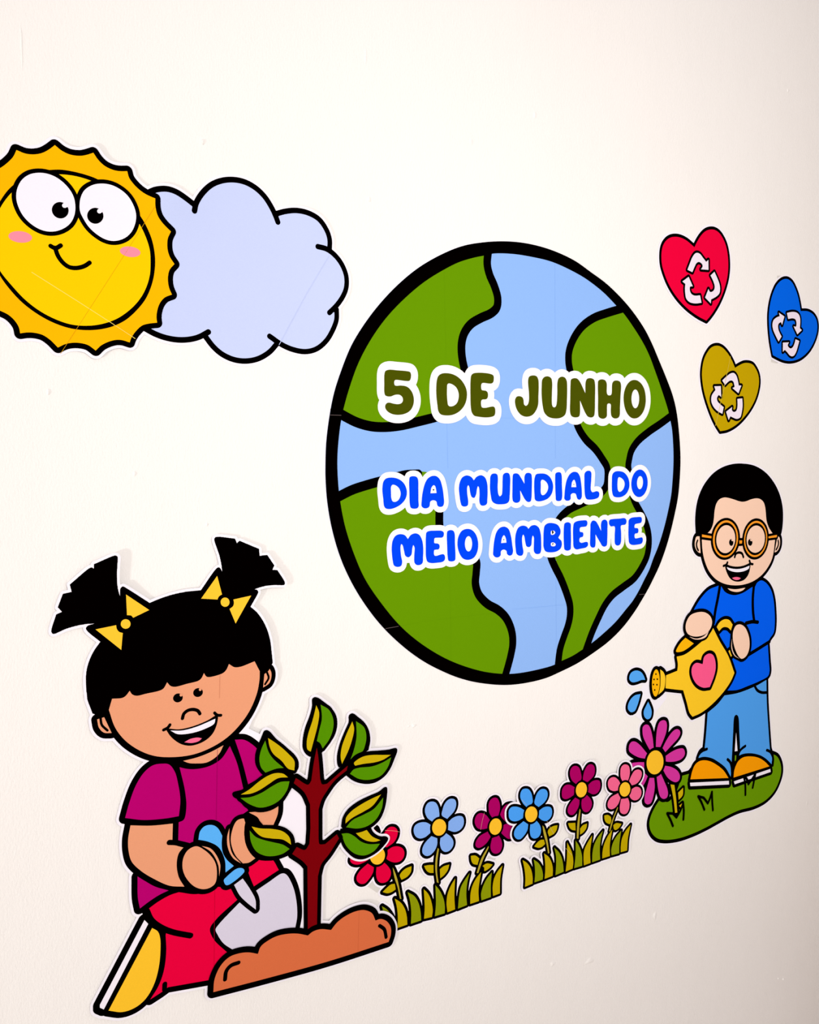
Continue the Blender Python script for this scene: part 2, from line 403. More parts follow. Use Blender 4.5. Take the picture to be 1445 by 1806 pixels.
for s, hl in (('ell A: 478,638 68 64 35'.replace(',', ' '), 'ell A: 514 600 22 20'), ('ell A: 757 682 65 63 20', 'ell A: 791 645 20 19')):
    k.fill('pupil', 'black', s, 9, sf); k.fill('eye_glint', 'white', hl, 10, sf)
k.fill('eye_glint', 'white', 'A: 500,590c 540,580c 545,615c 520,612c', 10.5, sf); k.fill('eye_glint', 'white', 'A: 778,636c 815,630c 812,655c 795,655c', 10.5, sf)
k.fill('cheek', 'blush', 'ell A: 160 850 94 45 6', 7, sf); k.fill('cheek', 'blush', 'ell A: 1035 968 82 41 8', 7, sf)
k.stroke('mouth', 'black', ['A: 440,945 460,1000 500,1055 550,1090 610,1097 670,1082 712,1055', 'A: 402,922 425,935 450,937 482,918'], 6.2, 7, sf)
k.strip('sheet_seam', 'seam_dark', 'A: 1228,612 1000,975 480,1780', 0.55, 7)
k.strip('sheet_seam', 'seam_light', 'A: 250,1130 700,1415 1075,1660', 0.9, 7)
k.strip('sheet_seam', 'seam_pale', 'B: 1228,583 1100,800 910,1150', 1.1, 4)

# ------------------------------------------------------------------ globe with lettering
k = Cutout('earth_cutout', 'large round paper earth lettered 5 de junho, green land on blue sea', (886, 1208), 0.0002)
RIM = ('C: 50,1445 55,1330 75,1170 105,1020 150,880 215,720 300,580 400,450 520,325 650,220 800,135 930,85 1060,63 D: 240,57 350,64 460,85 570,120 i: 80,0 250,120 400,230 520,340 640,470 740,600 830,740 900,880 '
       '980,1070 1050,1240 1120,1430 1160,1600 1185,1800 D: 1372,1445 g: 1240,0 1215,200 1175,400 1125,620 1070,830 1000,1050 920,1260 840,1430 760,1590 640,1800 h: 1150,420 1000,620 820,800 620,950 420,1080 200,1190 0,1275 F: 350,1430 230,1437 '
       'E: 1010,1420 900,1392 800,1352 680,1290 560,1205 430,1085 330,965 230,810 150,640 95,460 62,280 50,120')
SEA = ('C: 125,1445 135,1300 150,1190 165,1120 205,980 260,830 340,680 440,540 560,415 680,315 800,240 900,190 1000,160 1060,148 D: 180,135 300,137 430,157 560,190 i: 140,155 280,250 400,350 525,480 600,560 700,700 800,860 870,1000 '
       '930,1160 990,1330 1070,1580 1095,1690 1115,1806 D: 1328,1445 g: 1128,0 1110,150 1075,330 1030,530 970,750 900,960 830,1130 765,1310 690,1460 600,1640 500,1806 h: 1050,380 900,560 740,710 620,810 480,908 350,990 215,1052 130,1098 0,1140 F: 340,1362 240,1366 '
       'E: 1050,1350 900,1305 780,1250 640,1160 520,1055 400,910 300,760 230,600 175,430 145,280 130,150')
rim = k.P(RIM)
k.paper([rim], 0.3)
k.fill('sea', 'ocean', RIM, 2)
k.fill('earth_rim', 'black', RIM, 5, holes=[SEA])
LANDS = [('C: 165,1120c 205,980 260,830 340,680 440,540 560,415 680,315 800,240 900,190 1000,160 1080,146c 1080,200 1095,270 1125,340 1147,420 1140,480 1105,515 1040,545 975,585 935,640 918,700 917,770 930,850 950,950 '
          '900,1080 760,1175 640,1205 530,1230 430,1240 340,1235 250,1210',
          ['C: 1088,110 1080,200 1095,270 1125,340 1147,420 1140,480 1105,515 1040,545 975,585 935,640 918,700 917,770 930,850 950,920', 'C: 110,1135 170,1170 250,1210 340,1235 430,1240 530,1230 640,1205 760,1175 850,1150']),
         ('D: 985,490c 1030,545 1100,650 1170,770 1230,940 1290,1130 1305,1175c 1250,1215 1170,1270 1100,1330 1060,1390 Z: 1187,0 1178,60 1185,130 1205,240 1220,360 1250,440 1300,530 1345,620 1375,720 1385,820 1375,920 '
          'F: 1150,640 1080,755 1010,810 940,865 890,930 850,1010 810,1100 775,1195c 700,1240 600,1294c 605,1210 630,1130 655,1060 668,1000 668,930 645,850 610,760 570,680 547,625 535,560 555,470 '
          'Z: 480,610 520,560 590,500 680,455 800,400 900,340 955,270 970,180 965,80 920,0 D: 830,1380 770,1320 725,1250 705,1190 672,900 660,830 662,760 690,680 745,600 820,545 900,515',
          ['D: 1000,485 900,515 820,545 745,600 690,680 662,760 660,830 672,900 705,1190 725,1250 770,1320 830,1380 Z: 920,0 965,80 970,180 955,270 900,340 800,400 680,455 590,500 520,560 480,610 F: 555,470 535,560 547,625 570,680 610,760 645,850 668,930 668,1000 655,1060 630,1130 605,1210 592,1310',
           'D: 1330,1155 1250,1215 1170,1270 1100,1330 1060,1390 Z: 1187,0 1178,60 1185,130 1205,240 1220,360 1250,440 1300,530 1345,620 1375,720 1385,820 1375,920 F: 1150,640 1080,755 1010,810 940,865 890,930 850,1010 810,1100 770,1210']),
         ('E: 135,242c 220,195 310,165 400,140 480,120 560,100 700,95 776,160 776,300 776,420c 790,500 860,560 960,600 1010,650 1010,720 1005,790 1025,860 1080,920 1150,960 1200,1010 1235,1090 1243,1170 1230,1250 1198,1364c '
          '1050,1350 900,1305 780,1250 640,1160 520,1055 400,910 300,760 230,600 175,430 145,280',
          ['E: 110,250 220,195 310,165 400,140 480,120 560,100 640,95', 'E: 776,180 776,300 776,420 790,500 860,560 960,600 1010,650 1010,720 1005,790 1025,860 1080,920 1150,960 1200,1010 1235,1090 1243,1170 1230,1250 1195,1380'])]
for fs, ls in LANDS:
    ld = k.grow('land', 'land', [k.P(fs, 3.0)], 3, step=0.0008)
    k.stroke('coastline', 'black', ls, 15.2, 4, ld, step=0.0007)
for s, m in (('C: 805,235 812,600 820,860', 'seam_green'), ('C: 823,1215 828,1440 E: 830,60', 'seam_blue'), ('E: 838,640 845,960 850,1280', 'seam_green'), ('D: 572,190 573,500 575,860', 'seam_blue'), ('D: 575,1215 576,1440', 'seam_blue'),
             ('F: 578,300 579,380', 'seam_blue'), ('F: 579,640 580,960 582,1300', 'seam_blue'), ('D: 230,1182 690,1188', 'seam_blue'), ('E: 510,1064 700,1030 1150,975', 'seam_green'), ('F: 300,955 650,925', 'seam_blue')):
    k.strip('sheet_seam', m, s, 0.7, 3.4)
for s in ('C: 80,1163 150,1165', 'E: 432,1078 515,1063', 'h: 1208,205 1275,200'): k.strip('sheet_seam', 'seam_grey', s, 0.9, 5.5)
TEXT = [('olive_text', 11.1e-3, [
    ('W: 130,200 140,170 175,157 260,163 360,172 390,180 400,200 398,245 385,270 350,272 240,262 230,275 232,310 245,320 300,318 360,330 405,375 428,440 425,510 395,570 340,605 265,617 200,605 155,575 138,545 140,515 158,495 180,492 220,502 265,508 300,500 318,475 315,440 290,415 260,410 230,415 200,428 170,430 140,420 130,395 128,300', None),
    ('W: 665,260 680,220 710,198 770,192 830,205 890,240 940,300 968,370 968,450 945,520 895,580 830,615 760,623 705,612 680,580 670,520 660,430 658,340', 'W: 768,340 770,310 785,296 820,305 860,335 885,390 887,440 870,495 835,525 800,531 780,520 772,480 767,410'),
    ('W: 1008,260 1015,215 1035,195 1080,188 1150,190 1210,200 1240,215 1245,250 1238,285 1218,298 1180,296 1130,292 1118,305 1117,350 1125,366 1160,370 1180,385 1186,415 1180,445 1165,458 1125,462 1115,480 1117,525 1125,542 1160,545 1200,537 1240,532 1255,545 1260,585 1252,622 1225,636 1165,643 1090,636 1045,625 1020,590 1010,530 1006,400', None),
    ('X: 200,165 210,135 245,123 280,130 298,160 303,230 300,330 297,410 275,470 235,515 180,528 130,510 90,460 72,400 73,355 90,330 120,327 145,340 155,370 158,405 175,422 195,410 207,370 207,290 200,215', None),
    ('X: 332,230 338,165 360,138 395,132 425,150 435,195 433,290 432,390 438,425 455,437 472,425 480,390 485,300 487,190 500,150 530,135 560,145 577,175 582,250 580,360 575,460 560,510 520,538 460,545 400,530 360,490 342,420 332,320', None),
    ('X: 615,210 620,165 640,152 675,152 700,175 760,298c 765,180 780,155 815,150 845,165 855,210 855,350 852,480 845,520 825,535 790,530 765,500 708,368c 705,510 695,528 660,535 625,522 612,490 612,350', None),
    ('X: 883,220 888,175 915,162 950,168 968,195 972,300 985,318 1010,316 1018,300 1025,200 1040,178 1070,173 1100,185 1110,220 1105,320 1100,430 1095,520 1080,540 1045,545 1018,525 1010,480 1008,405 995,398 978,402 972,480 970,525 950,545 920,547 893,530 885,480 885,350', None),
    ('X: 1135,350 1145,270 1175,205 1215,172 1260,170 1300,195 1335,250 1352,340 1345,430 1315,500 1270,540 1220,542 1180,510 1150,450', 'ell X: 1250 353 38 92')]),
  ('blue_text', 7.7e-3, [
    ('Y: 80,260 90,200 115,168 170,157 235,168 290,205 322,260 330,320 315,375 275,425 220,460 160,478 115,472 98,450 88,370 80,300', 'Y: 168,300 168,255 180,232 205,232 245,260 265,305 262,350 240,390 210,405 185,400 172,370'),
    ('Y: 353,190 360,152 390,143 425,148 442,170 447,280 448,400 450,450 435,470 400,475 370,465 360,430 355,300', None),
    ('Y: 480,400 490,310 515,215 545,165 590,140 630,143 665,175 690,250 705,350 708,420 695,450 660,456 640,440 630,400 600,388 570,400 560,450 540,468 505,470 480,450', 'Y: 570,317c 580,260 600,235 615,240 628,280 632,315c'),
    ('Y: 860,270 868,210 895,155 940,135 985,150 1012,185c 1040,150 1085,133 1125,155 1148,215 1153,300 1150,380 1145,425 1120,443 1085,440 1070,410 1070,320 1065,260 1055,245 1045,270 1035,330 1015,365 990,355 975,310 965,250 955,235 945,255 945,320 955,400 950,440 925,453 890,445 875,400 865,330', None),
    ('Y: 1178,200 1180,150 1195,122 1225,115 1250,125 1258,170 1255,250 1262,325 1275,348 1295,335 1303,270 1305,180 1312,125 1340,108 1370,115 1382,150 1382,250 1378,340 1370,400 1345,422 1290,430 1235,425 1200,400 1185,340 1176,260', None),
    ('Z: 20,180 25,150 45,140 75,145 95,170 138,245c 140,165 155,140 180,135 205,145 212,180 212,300 208,390 200,420 175,427 150,410 95,310c 95,410 80,430 50,435 25,420 18,390 18,280', None),
    ('Z: 235,250 240,185 255,150 290,142 350,147 395,180 420,235 425,280 410,345 375,390 320,415 270,420 245,405 238,350', 'Z: 302,260 303,215 318,203 350,220 372,255 375,290 360,330 335,355 315,358 303,340'),
    ('Z: 445,180 450,140 475,128 500,133 510,160 513,260 515,380 505,410 480,418 455,410 450,370 446,280', None),
    ('Z: 538,360 545,280 565,195 595,145 630,125 665,130 690,165 705,240 712,330 710,380 695,403 672,400 660,375 650,345 625,338 602,352 600,395 585,412 555,413 537,395', 'Z: 607,278c 615,225 635,203 650,235 656,278c'),
    ('Z: 737,200 740,140 760,118 790,115 805,130 806,200 803,310 820,330 855,318 880,325 887,350 878,380 850,395 800,403 760,398 745,370 738,290', None),
    ('Z: 1012,220 1018,150 1040,125 1080,118 1130,130 1170,175 1187,235 1183,290 1155,345 1110,375 1060,380 1030,370 1015,330', 'Z: 1070,210 1078,180 1098,182 1130,210 1140,245 1130,290 1105,320 1085,325 1072,305'),
    ('ell Z: 1288 240 82 138 3', 'ell Z: 1293 233 30 66 3')]),
  ('blue_text', 7.7e-3, [
    ('Y: 175,870 185,800 215,750 265,733 310,745 340,783c 370,742 415,725 455,740 485,795 497,880 495,960 490,1025 470,1045 430,1048 408,1025 405,950 408,870 395,845 385,880 375,945 345,970 315,955 300,900 285,845 273,835 265,860 270,950 282,1020 270,1058 235,1068 200,1055 185,1000 177,930', None),
    ('Y: 523,760 530,715 555,702 620,698 685,700 705,715 705,750 690,768 650,770 612,775 608,800 610,825 640,828 660,840 663,870 650,890 612,893 605,915 610,950 630,955 670,942 705,938 718,960 716,995 695,1015 640,1025 575,1028 540,1015 525,970 522,870', None),
    ('Y: 737,740 742,705 770,692 800,697 815,720 820,830 825,960 820,1000 790,1012 755,1005 745,960 740,850', None),
    ('Y: 845,840 855,760 890,700 940,680 990,690 1035,740 1057,830 1045,920 1010,975 950,996 900,980 862,920', 'ell Y: 958 832 37 78'),
    ('Y: 1210,900 1222,790 1245,710 1280,668 1325,657 1365,680 1390,750 1405,850 1412,910 1400,945 1375,953 1350,935 1345,905 1318,890 1290,905 1285,950 1262,970 1230,968 1210,945', 'Y: 1290,825c 1300,770 1320,743 1338,775 1345,820c'),
    ('Z: 45,800 55,730 80,680 120,662 160,672 178,695c 205,665 245,657 280,680 300,740 306,830 303,920 290,943 255,945 235,925 232,850 232,780 222,762 213,790 205,860 185,877 160,870 145,820 135,765 125,752 115,780 118,860 128,930 115,960 85,963 60,945 50,890', None),
    ('Z: 330,720 340,665 370,640 420,637 470,655 497,700 497,745 478,785 505,810 513,845 500,890 460,920 400,930 350,920 330,880 328,800', 'Z: 402,745 405,715 430,712 447,730 435,750 408,755', 'Z: 402,855 405,835 430,830 452,850 440,868 408,866'),
    ('Z: 532,680 540,640 570,628 598,640 602,700 603,850 598,900 570,913 540,903 533,860', None),
    ('Z: 625,680 635,635 665,618 720,610 760,612 768,640 758,668 730,675 697,680 690,700 695,725 720,728 728,750 720,775 695,782 688,800 690,825 710,835 745,825 770,828 773,860 755,880 700,893 655,900 632,880 625,800', None),
    ('Z: 797,690 800,640 820,612 850,618 905,715c 903,650 915,612 945,602 965,620 968,700 966,800 960,860 940,873 915,865 900,840 848,750c 848,850 840,878 815,882 797,865 795,780', None),
    ('Z: 983,640 990,605 1020,597 1090,592 1140,588 1157,605 1155,640 1140,655 1105,660 1105,740 1102,830 1090,855 1065,862 1045,848 1040,760 1038,670 1000,670', None),
    ('Z: 1178,660 1182,605 1205,585 1260,577 1305,578 1312,600 1305,632 1280,640 1245,648 1238,665 1240,685 1270,688 1278,710 1270,738 1245,742 1238,765 1245,790 1280,785 1315,780 1322,810 1310,840 1270,852 1215,855 1188,840 1178,780', None)])]
for mt, rad, letters in TEXT:
    halo = k.mesh('lettering_border', region([('poly', loop(l[0]), rad) for l in letters], 0.0006), 'halo', 6, label='white border joining the letters of one line')
    for l in letters:
        k.fill('letter', mt, l[0], 7, halo, [h for h in l[1:] if h])
for s in ('ell Y: 601 282 8 7', 'ell Y: 1317 790 5 5', 'ell Z: 632 250 4 4', 'Z: 412,712c 420,712 430,732 415,748c', 'Z: 418,838c 428,836 424,850 416,860c'):
    k.fill('ink_speck', 'black', s, 8, halo)

# ------------------------------------------------------------------ three hearts with recycling arrows
def heart(label, centre, mat, body, arrows, rb, ra, extra, seams=(), tapes=()):
    k = Cutout('heart_cutout', label, centre, 0.0002, group='recycling hearts on the wall', cat='heart cutout', bold=0.6)
    it = [k.P(body, rb)]
    k.paper(it, extra)
    for t in tapes: k.fill('tape', 'tape', t, -2.5)
    k.grow('heart_outline', 'black', it, 1, step=0.0004)
    hb = k.fill('heart', mat, body, 2)
    for s in arrows:
        ar = k.grow('arrow_outline', 'black', [k.P(s, ra)], 3, step=0.0004)
        k.fill('arrow', 'arrow', s, 4, ar)
    for s in seams: k.strip('scratch', 'heart_seam', s, 0.9, 5)
heart('red paper heart with white recycling arrows, highest of the three hearts', (1225, 570), 'heart_red',
  'a: 680,405c 620,350 540,285 450,240 360,222 270,235 200,280 145,360 118,460 112,600 125,720 165,860 220,1000 300,1150 400,1290 520,1420 640,1520 760,1600 885,1665c 950,1590 1020,1490 1090,1370 1150,1240 1200,1100 1240,950 1260,800 1262,650 1248,500 1220,370 1170,250 1100,150 1030,105 960,97 890,115 830,160 770,235 720,320',
  ['a: 558,790c 600,680 640,580 690,510 725,498 770,515 830,590 880,655c 918,620c 920,792c 790,782c 818,740 815,700 780,665 745,655 710,680 680,740 642,832c',
   'a: 955,888c 1022,825c 1070,930 1110,1040 1120,1130 1105,1200 1050,1255 965,1300c 960,1370c 862,1268c 920,1120c 945,1170 975,1172 1015,1140 1028,1080 1000,980',
   'a: 470,992c 578,912c 650,1075c 605,1080 598,1100 600,1150 630,1210 680,1235 775,1230c 800,1358c 700,1370 600,1350 540,1290 520,1200 515,1110 522,1035c'], 4.7, 3.6, 4.0)
heart('olive yellow paper heart with white recycling arrows, lowest of the three hearts', (1287, 768), 'heart_olive',
  'U: 820,560c 770,440 700,320 620,230 550,192 490,190 420,220 350,310 300,420 275,540 265,660 275,800 300,950 340,1100 390,1250 450,1400 510,1520 572,1620c 680,1600 800,1540 900,1460 1000,1350 1090,1220 1160,1080 1205,930 1222,780 1205,660 1165,570 1110,500 1040,478 970,480 900,510',
  ['U: 603,770c 680,700 750,650 800,645 840,690 865,770 880,855c 925,855c 875,985c 775,897c 810,880 805,840 790,790 760,770 720,780 652,845c',
   'U: 858,1080c 940,1070c 945,1200 930,1310 905,1390 850,1415 790,1395 740,1370c 712,1435c 668,1295c 770,1215c 765,1270 800,1300 840,1280 860,1200',
   'U: 470,868c 580,865c 585,1045c 545,1012c 515,1060 525,1120 570,1170 628,1218c 605,1330c 520,1280 450,1200 420,1110 430,1020 490,930c'], 4.4, 3.4, 3.8, ['U: 742,370 640,860 490,1530'])
heart('bright blue paper heart with white recycling arrows at the right edge', (1397, 642), 'heart_blue',
  'b: 765,730c 745,600 710,440 660,300 600,190 530,135 460,130 390,165 320,240 260,360 215,500 185,650 170,800 170,950 180,1120 200,1300 225,1450 245,1555c 330,1600 430,1645 540,1665 640,1655 740,1620 840,1550 930,1450 1000,1330 1050,1200 1075,1080 1075,970 1050,870 990,785 900,735 830,728',
  ['b: 355,760c 458,832c 415,990c 395,935c 355,960 340,1000 345,1070 370,1140 405,1205c 350,1300c 290,1180 245,1070 235,980 255,900 310,850 372,825c',
   'b: 505,765c 600,745 680,755 725,790 750,850 755,940 748,1050c 785,1085c 702,1165c 632,1015c 675,1022 685,980 680,920 660,880 610,865 530,878c',
   'b: 430,1320c 545,1315c 520,1365 540,1410 580,1430 620,1400 650,1330 668,1258c 738,1290c 710,1390 680,1490 640,1560 600,1578 560,1560 510,1500 468,1455c 430,1492c'], 4.1, 3.3, 3.4, (), ['b: 215,1600c 360,1650c 330,1715c 215,1685c', 'b: 330,65c 470,60c 460,130c 325,140c'])

# ------------------------------------------------------------------ flower strips
def flower_strip(name, label, centre, h0, flowers, blades, r, extra, lifts, solids=(), tapes=(), seams=()):
    k = Cutout(name, label, centre, h0, lifts=lifts, grid=0.006, group='paper flower strips', cat='flower cutout', bold=0.6)
    items = []
    for fl in flowers:
        for key in ('petals', 'leaves'): items += [k.P(s, r) for s in fl[key]]
        items += [k.P(fl['centre'], r), k.P(fl['stem'], r)]
    items += [k.P(s, r) for s, m in blades]
    items += [k.P(s) for s in solids]
    pap = k.paper(items, extra)
    for t in tapes: k.fill('tape', 'tape', t, -2.5)
    k.grow('outline', 'black', items, 1, step=0.0005)
    for fl in flowers:
        head = k.fill('flower_centre', 'pollen', fl['centre'], 3, label=fl['label'])
        for s in fl['petals']: k.fill('petal', fl['mat'], s, 2, head)
        st = k.fill('stem', 'stem', fl['stem'], 2)
        for s in fl['leaves']: k.fill('leaf', 'grass_y', s, 2, st)
        k.grow('centre_ring', 'black', [k.P(fl['centre'], r*0.85)], 2.5, head, step=0.0005)
    for s, m in blades: k.fill('grass_blade', m, s, 2.6)
    for s in seams: k.strip('scratch', 'scratch_pale', s, 0.4, 3.4)
    return k
Y_, G_ = 'grass_y', 'grass_g'
STRIP_A = [
  dict(label='red flower half hidden by a leaf', mat='petal_red', centre='ell c: 450 560 110 130 8', stem='c: 675,735c 690,760 740,900 800,1190c 780,1185c 745,1020 700,880',
    petals=['c: 480,330 560,225 600,170 650,145 710,155 745,200 740,280 690,370 590,440c 500,420', 'c: 600,480c 680,435 760,430 820,460 845,520 825,600 770,650 690,660 620,635 580,605c 600,550',
            'c: 440,720c 550,660c 610,720 648,790 640,870 590,940 510,958 460,925 435,840', 'c: 310,675c 400,730c 390,800 340,890 270,965 210,970 160,930 152,870 200,780',
            'c: 60,610 150,540 310,560c 320,620c 250,660 170,690 100,680 65,650', 'c: 300,350 330,250 370,200 420,190 450,250 440,400 380,430'],
    leaves=['c: 775,850 800,800 860,745 940,710c 930,790 880,860 800,910c', 'c: 530,1090c 600,1020 650,980 705,970c 718,1050c 660,1090 600,1108']),
  dict(label='light blue flower', mat='petal_blue', centre='ell d: 265 537 97 117 8', stem='d: 250,825c 265,840c 245,1000 240,1150 262,1310c 238,1300c 215,1100 225,950',
    petals=['d: 70,330 75,260 110,200 160,180 210,190 245,240 262,320 258,400 165,455c 105,410', 'd: 300,370 310,290 340,210 390,155 440,140 485,155 502,210 480,300 375,420c', 'd: 395,460c 450,410 530,380 590,390 610,440 600,520 550,580 480,603 390,575c',
            'd: 285,690c 365,620c 430,670 465,730 460,800 410,865 350,880 305,850 280,770', 'd: 160,660c 242,690c 240,780 200,870 130,930 80,932 40,900 35,840 70,760', 'O: 622,455 635,410 680,385 730,385 765,405c 762,475c 720,510 675,522 640,505'],
    leaves=['d: 55,1070c 120,1060 190,1060c 190,1170c 130,1165 85,1130', 'd: 280,1120c 330,1080 410,1055c 390,1130 340,1200 285,1245c']),
  dict(label='wine red flower tucked behind a blue one', mat='petal_wine', centre='ell d: 1045 527 87 115 8', stem='d: 950,800c 955,810 880,980 810,1175c 790,1170c 850,980',
    petals=['d: 950,270 955,200 985,150 1030,128 1070,135 1100,190 1108,280 1085,375c 995,400c 960,340', 'd: 1110,360c 1140,290 1190,230 1240,215 1285,220 1290,320 1240,400 1180,455c 1130,400', 'd: 1155,510c 1200,490 1270,500 1300,600 1275,690 1230,700 1170,660 1125,615c',
            'd: 1000,690c 1095,650c 1130,720 1142,800 1110,880 1060,905 1010,890 980,820', 'd: 940,595c 980,670c 930,750 860,810 810,825 775,800 778,740 830,660', 'd: 760,480 765,410 800,355 850,340 910,365 965,435c 935,550c 860,565 800,550'],
    leaves=['d: 708,935c 770,930 825,970c 800,1060c 740,1045 715,1000', 'd: 870,1075c 930,1040 1010,1055c 960,1110 895,1145 895,1100'])]
BLADES_A = [('c: 520,1295c 590,1340 640,1400 690,1500 700,1620c 600,1640c 560,1450', G_), ('c: 705,1185c 790,1240 850,1330 880,1440 888,1560c 745,1610c 750,1450 735,1300', Y_), ('c: 890,1090c 990,1150 1050,1250 1080,1380 1088,1500c 940,1550c 945,1380 925,1210', G_),
  ('d: 55,1395c 110,1450 150,1530 180,1680 170,1780c 60,1806c 70,1650', Y_), ('d: 218,1340c 280,1420 330,1530 348,1640 345,1730c 210,1770c 225,1600', G_), ('d: 490,1250c 430,1350 385,1470 372,1600 385,1715c 490,1675c 480,1500', Y_),
  ('d: 690,1175c 630,1260 570,1370 545,1500 530,1665c 655,1615c 645,1450 660,1300', G_), ('d: 850,1160c 780,1250 730,1350 705,1450 700,1600c 820,1560c 815,1400', Y_), ('d: 998,1165c 930,1250 880,1350 850,1460 855,1550c 985,1505c 985,1330', G_), ('d: 1145,1070c 1080,1150 1030,1250 1010,1370 1015,1490c 1110,1455c 1115,1250', Y_)]
flower_strip('flower_strip_cutout', 'paper strip with red, light blue and wine flowers behind the brown mound', (790, 1640), 0.0002, STRIP_A, BLADES_A, 4.6, 4.0,
  [(650, 1500, 45, .0012), (730, 1540, 30, .002), (775, 1430, 45, .0014), (860, 1440, 40, .0012)],
  ['c: 395,150c 435,115c 470,140 500,210c 480,260 380,260'], ['c: 385,935c 500,1040c 455,1105c 310,1010c', 'd: 940,940c 1060,960c 1040,1010c 920,990c'], ['c: 560,195 700,205 785,222', 'd: 890,330 860,450 840,570'])
STRIP_B = [
  dict(label='sky blue flower', mat='petal_sky', centre='ell e: 397 580 97 125 8', stem='e: 580,760c 600,780 640,900 690,1200c 670,1205c 640,1050 600,900',
    petals=['e: 230,320 235,240 265,190 310,175 360,185 400,240 418,320 415,400 320,465c 270,410', 'e: 450,410 465,320 500,240 550,190 600,180 645,200 665,250 655,320 610,390 515,465c', 'e: 525,520c 600,470 670,460 715,475 735,530 725,610 685,665 630,690 570,675 515,630c',
            'e: 385,720c 480,680c 530,740 555,810 545,900 500,955 440,968 400,940 380,860', 'e: 275,690c 350,740c 340,830 290,920 230,980 180,980 140,940 130,880 160,800', 'e: 45,590 50,520 90,470 150,460 220,475 285,515c 265,640c 200,680 130,695 75,675 50,635'],
    leaves=['e: 665,860 690,810 760,770 825,760c 810,830 770,890 685,935c', 'e: 450,1095c 500,1030 550,990 600,985c 618,1050c 580,1090 520,1115']),
  dict(label='wine red flower', mat='petal_wine', centre='ell f: 347 502 80 110 8', stem='f: 330,780c 342,800c 330,1000 315,1215c 292,1210c 300,1000',
    petals=['f: 188,290 195,220 230,170 275,160 315,180 340,250 345,350 270,420c 215,370', 'f: 375,370 380,280 410,200 455,145 500,137 535,160 548,220 530,300 440,390c', 'f: 450,430c 510,380 570,365 615,375 630,430 620,500 580,555 520,570 445,535c',
            'f: 360,630c 430,580c 480,630 508,700 495,770 450,825 400,825 365,780 352,700', 'f: 260,615c 322,650c 320,720 290,800 240,865 195,868 160,835 160,770 200,690', 'f: 70,550 80,490 120,440 180,430 250,465c 240,575c 180,620 120,640 80,620'],
    leaves=['f: 165,990c 270,985c 275,1095c 220,1085 185,1050', 'f: 340,1070c 380,1020 440,995c 430,1060 390,1120 340,1155c']),
  dict(label='pink flower overlapping the violet daisy', mat='petal_pink', centre='ell f: 983 500 77 105 8', stem='f: 880,755c 885,765 830,920 775,1110c 762,1105c 800,960',
    petals=['f: 920,260 930,190 960,150 1000,140 1040,160 1058,230 1050,310 1030,370c 950,385c 925,330', 'f: 1045,380c 1080,300 1130,230 1185,215 1225,240 1230,300 1200,370 1150,420 1085,442c', 'f: 1080,500c 1140,465 1195,475 1225,520 1220,590 1180,645 1120,660 1070,630 1050,590c',
            'f: 930,640c 1030,625c 1052,700 1045,790 1010,850 965,860 925,835 912,760', 'f: 885,555c 920,625c 890,710 840,770 790,790 745,765 738,700 780,620', 'f: 740,430 750,370 790,330 840,325 890,365 918,415c 888,515c 820,525 765,500'],
    leaves=['f: 690,880c 740,870 785,900c 790,960 770,1005c 720,985 695,940', 'f: 820,1020c 860,990 940,1000c 900,1060 850,1090 830,1075'])]
BLADES_B = [('e: 270,1315c 340,1360 400,1450 430,1580 430,1690c 310,1740c 315,1600 300,1450', Y_), ('e: 445,1305c 520,1360 570,1440 595,1550 590,1625c 460,1670c 470,1550 465,1420', G_), ('e: 605,1205c 680,1260 730,1350 752,1450 750,1565c 622,1615c 632,1480 625,1330', Y_),
  ('e: 770,1115c 840,1180 890,1270 915,1380 925,1500c 795,1555c 805,1400 800,1240', G_), ('P: 715,915c 760,1010 775,1100 768,1170c 700,1200c 712,1080', Y_), ('f: 275,1240c 330,1330 365,1450 370,1605c 255,1640c 275,1450', G_), ('f: 515,1165c 450,1270 400,1380 390,1500 395,1600c 490,1565c 485,1400', Y_),
  ('f: 670,1100c 600,1190 545,1300 520,1420 515,1555c 630,1515c 625,1350 640,1220', G_), ('f: 805,1085c 740,1180 690,1290 665,1400 660,1500c 770,1465c 770,1300', Y_), ('f: 935,1100c 860,1190 810,1290 790,1390 795,1455c 905,1425c 910,1270', G_), ('f: 1070,1015c 1000,1100 950,1200 930,1310 928,1410c 1020,1385c 1030,1220', Y_)]
flower_strip('flower_strip_cutout', 'paper strip with sky blue, wine and pink flowers beside the violet daisy', (1010, 1570), 0.0022, STRIP_B, BLADES_B, 4.1, 4.0,
  [(935, 1430, 50, .002), (1022, 1385, 45, .002), (960, 1490, 30, .0015), (1100, 1390, 40, .0008)], (), ['f: 190,1120c 240,1110c 230,1260c 170,1240c'], ['e: 250,350 320,430', 'P: 510,700 580,830', 'P: 700,970 760,1040'])

# ------------------------------------------------------------------ child watering a daisy
k = Cutout('person_cutout', 'paper cutout of a person in orange glasses and blue shirt watering a violet daisy', (1290, 1490), 0.0002, cat='person cutout', bold=0.9)
r = 5.7
HAIR = ('S: 245,915c 240,760 255,600 290,470 350,350 450,230 560,160 680,125 800,122 920,145 1040,215 1140,330 1210,470 1245,620 1250,760 1240,880 1228,935c 1150,990c 1000,900c 450,900c 300,990c')
FACE = ('S: 310,960c 320,1120 345,1240 395,1360 470,1450 570,1505 690,1525 800,1515 900,1480 1000,1410 1080,1310 1130,1200 1165,960c 1125,915c 1090,860 1062,780 1052,680 1045,620 1025,560 985,525 940,518 880,530 830,550 785,558 740,550 680,530 620,513 570,508 515,530 480,580 460,660 452,750 440,820 415,880 388,912c')
EAR1 = 'S: 285,958c 250,960 235,1000 230,1060 245,1110 275,1145 297,1152c'
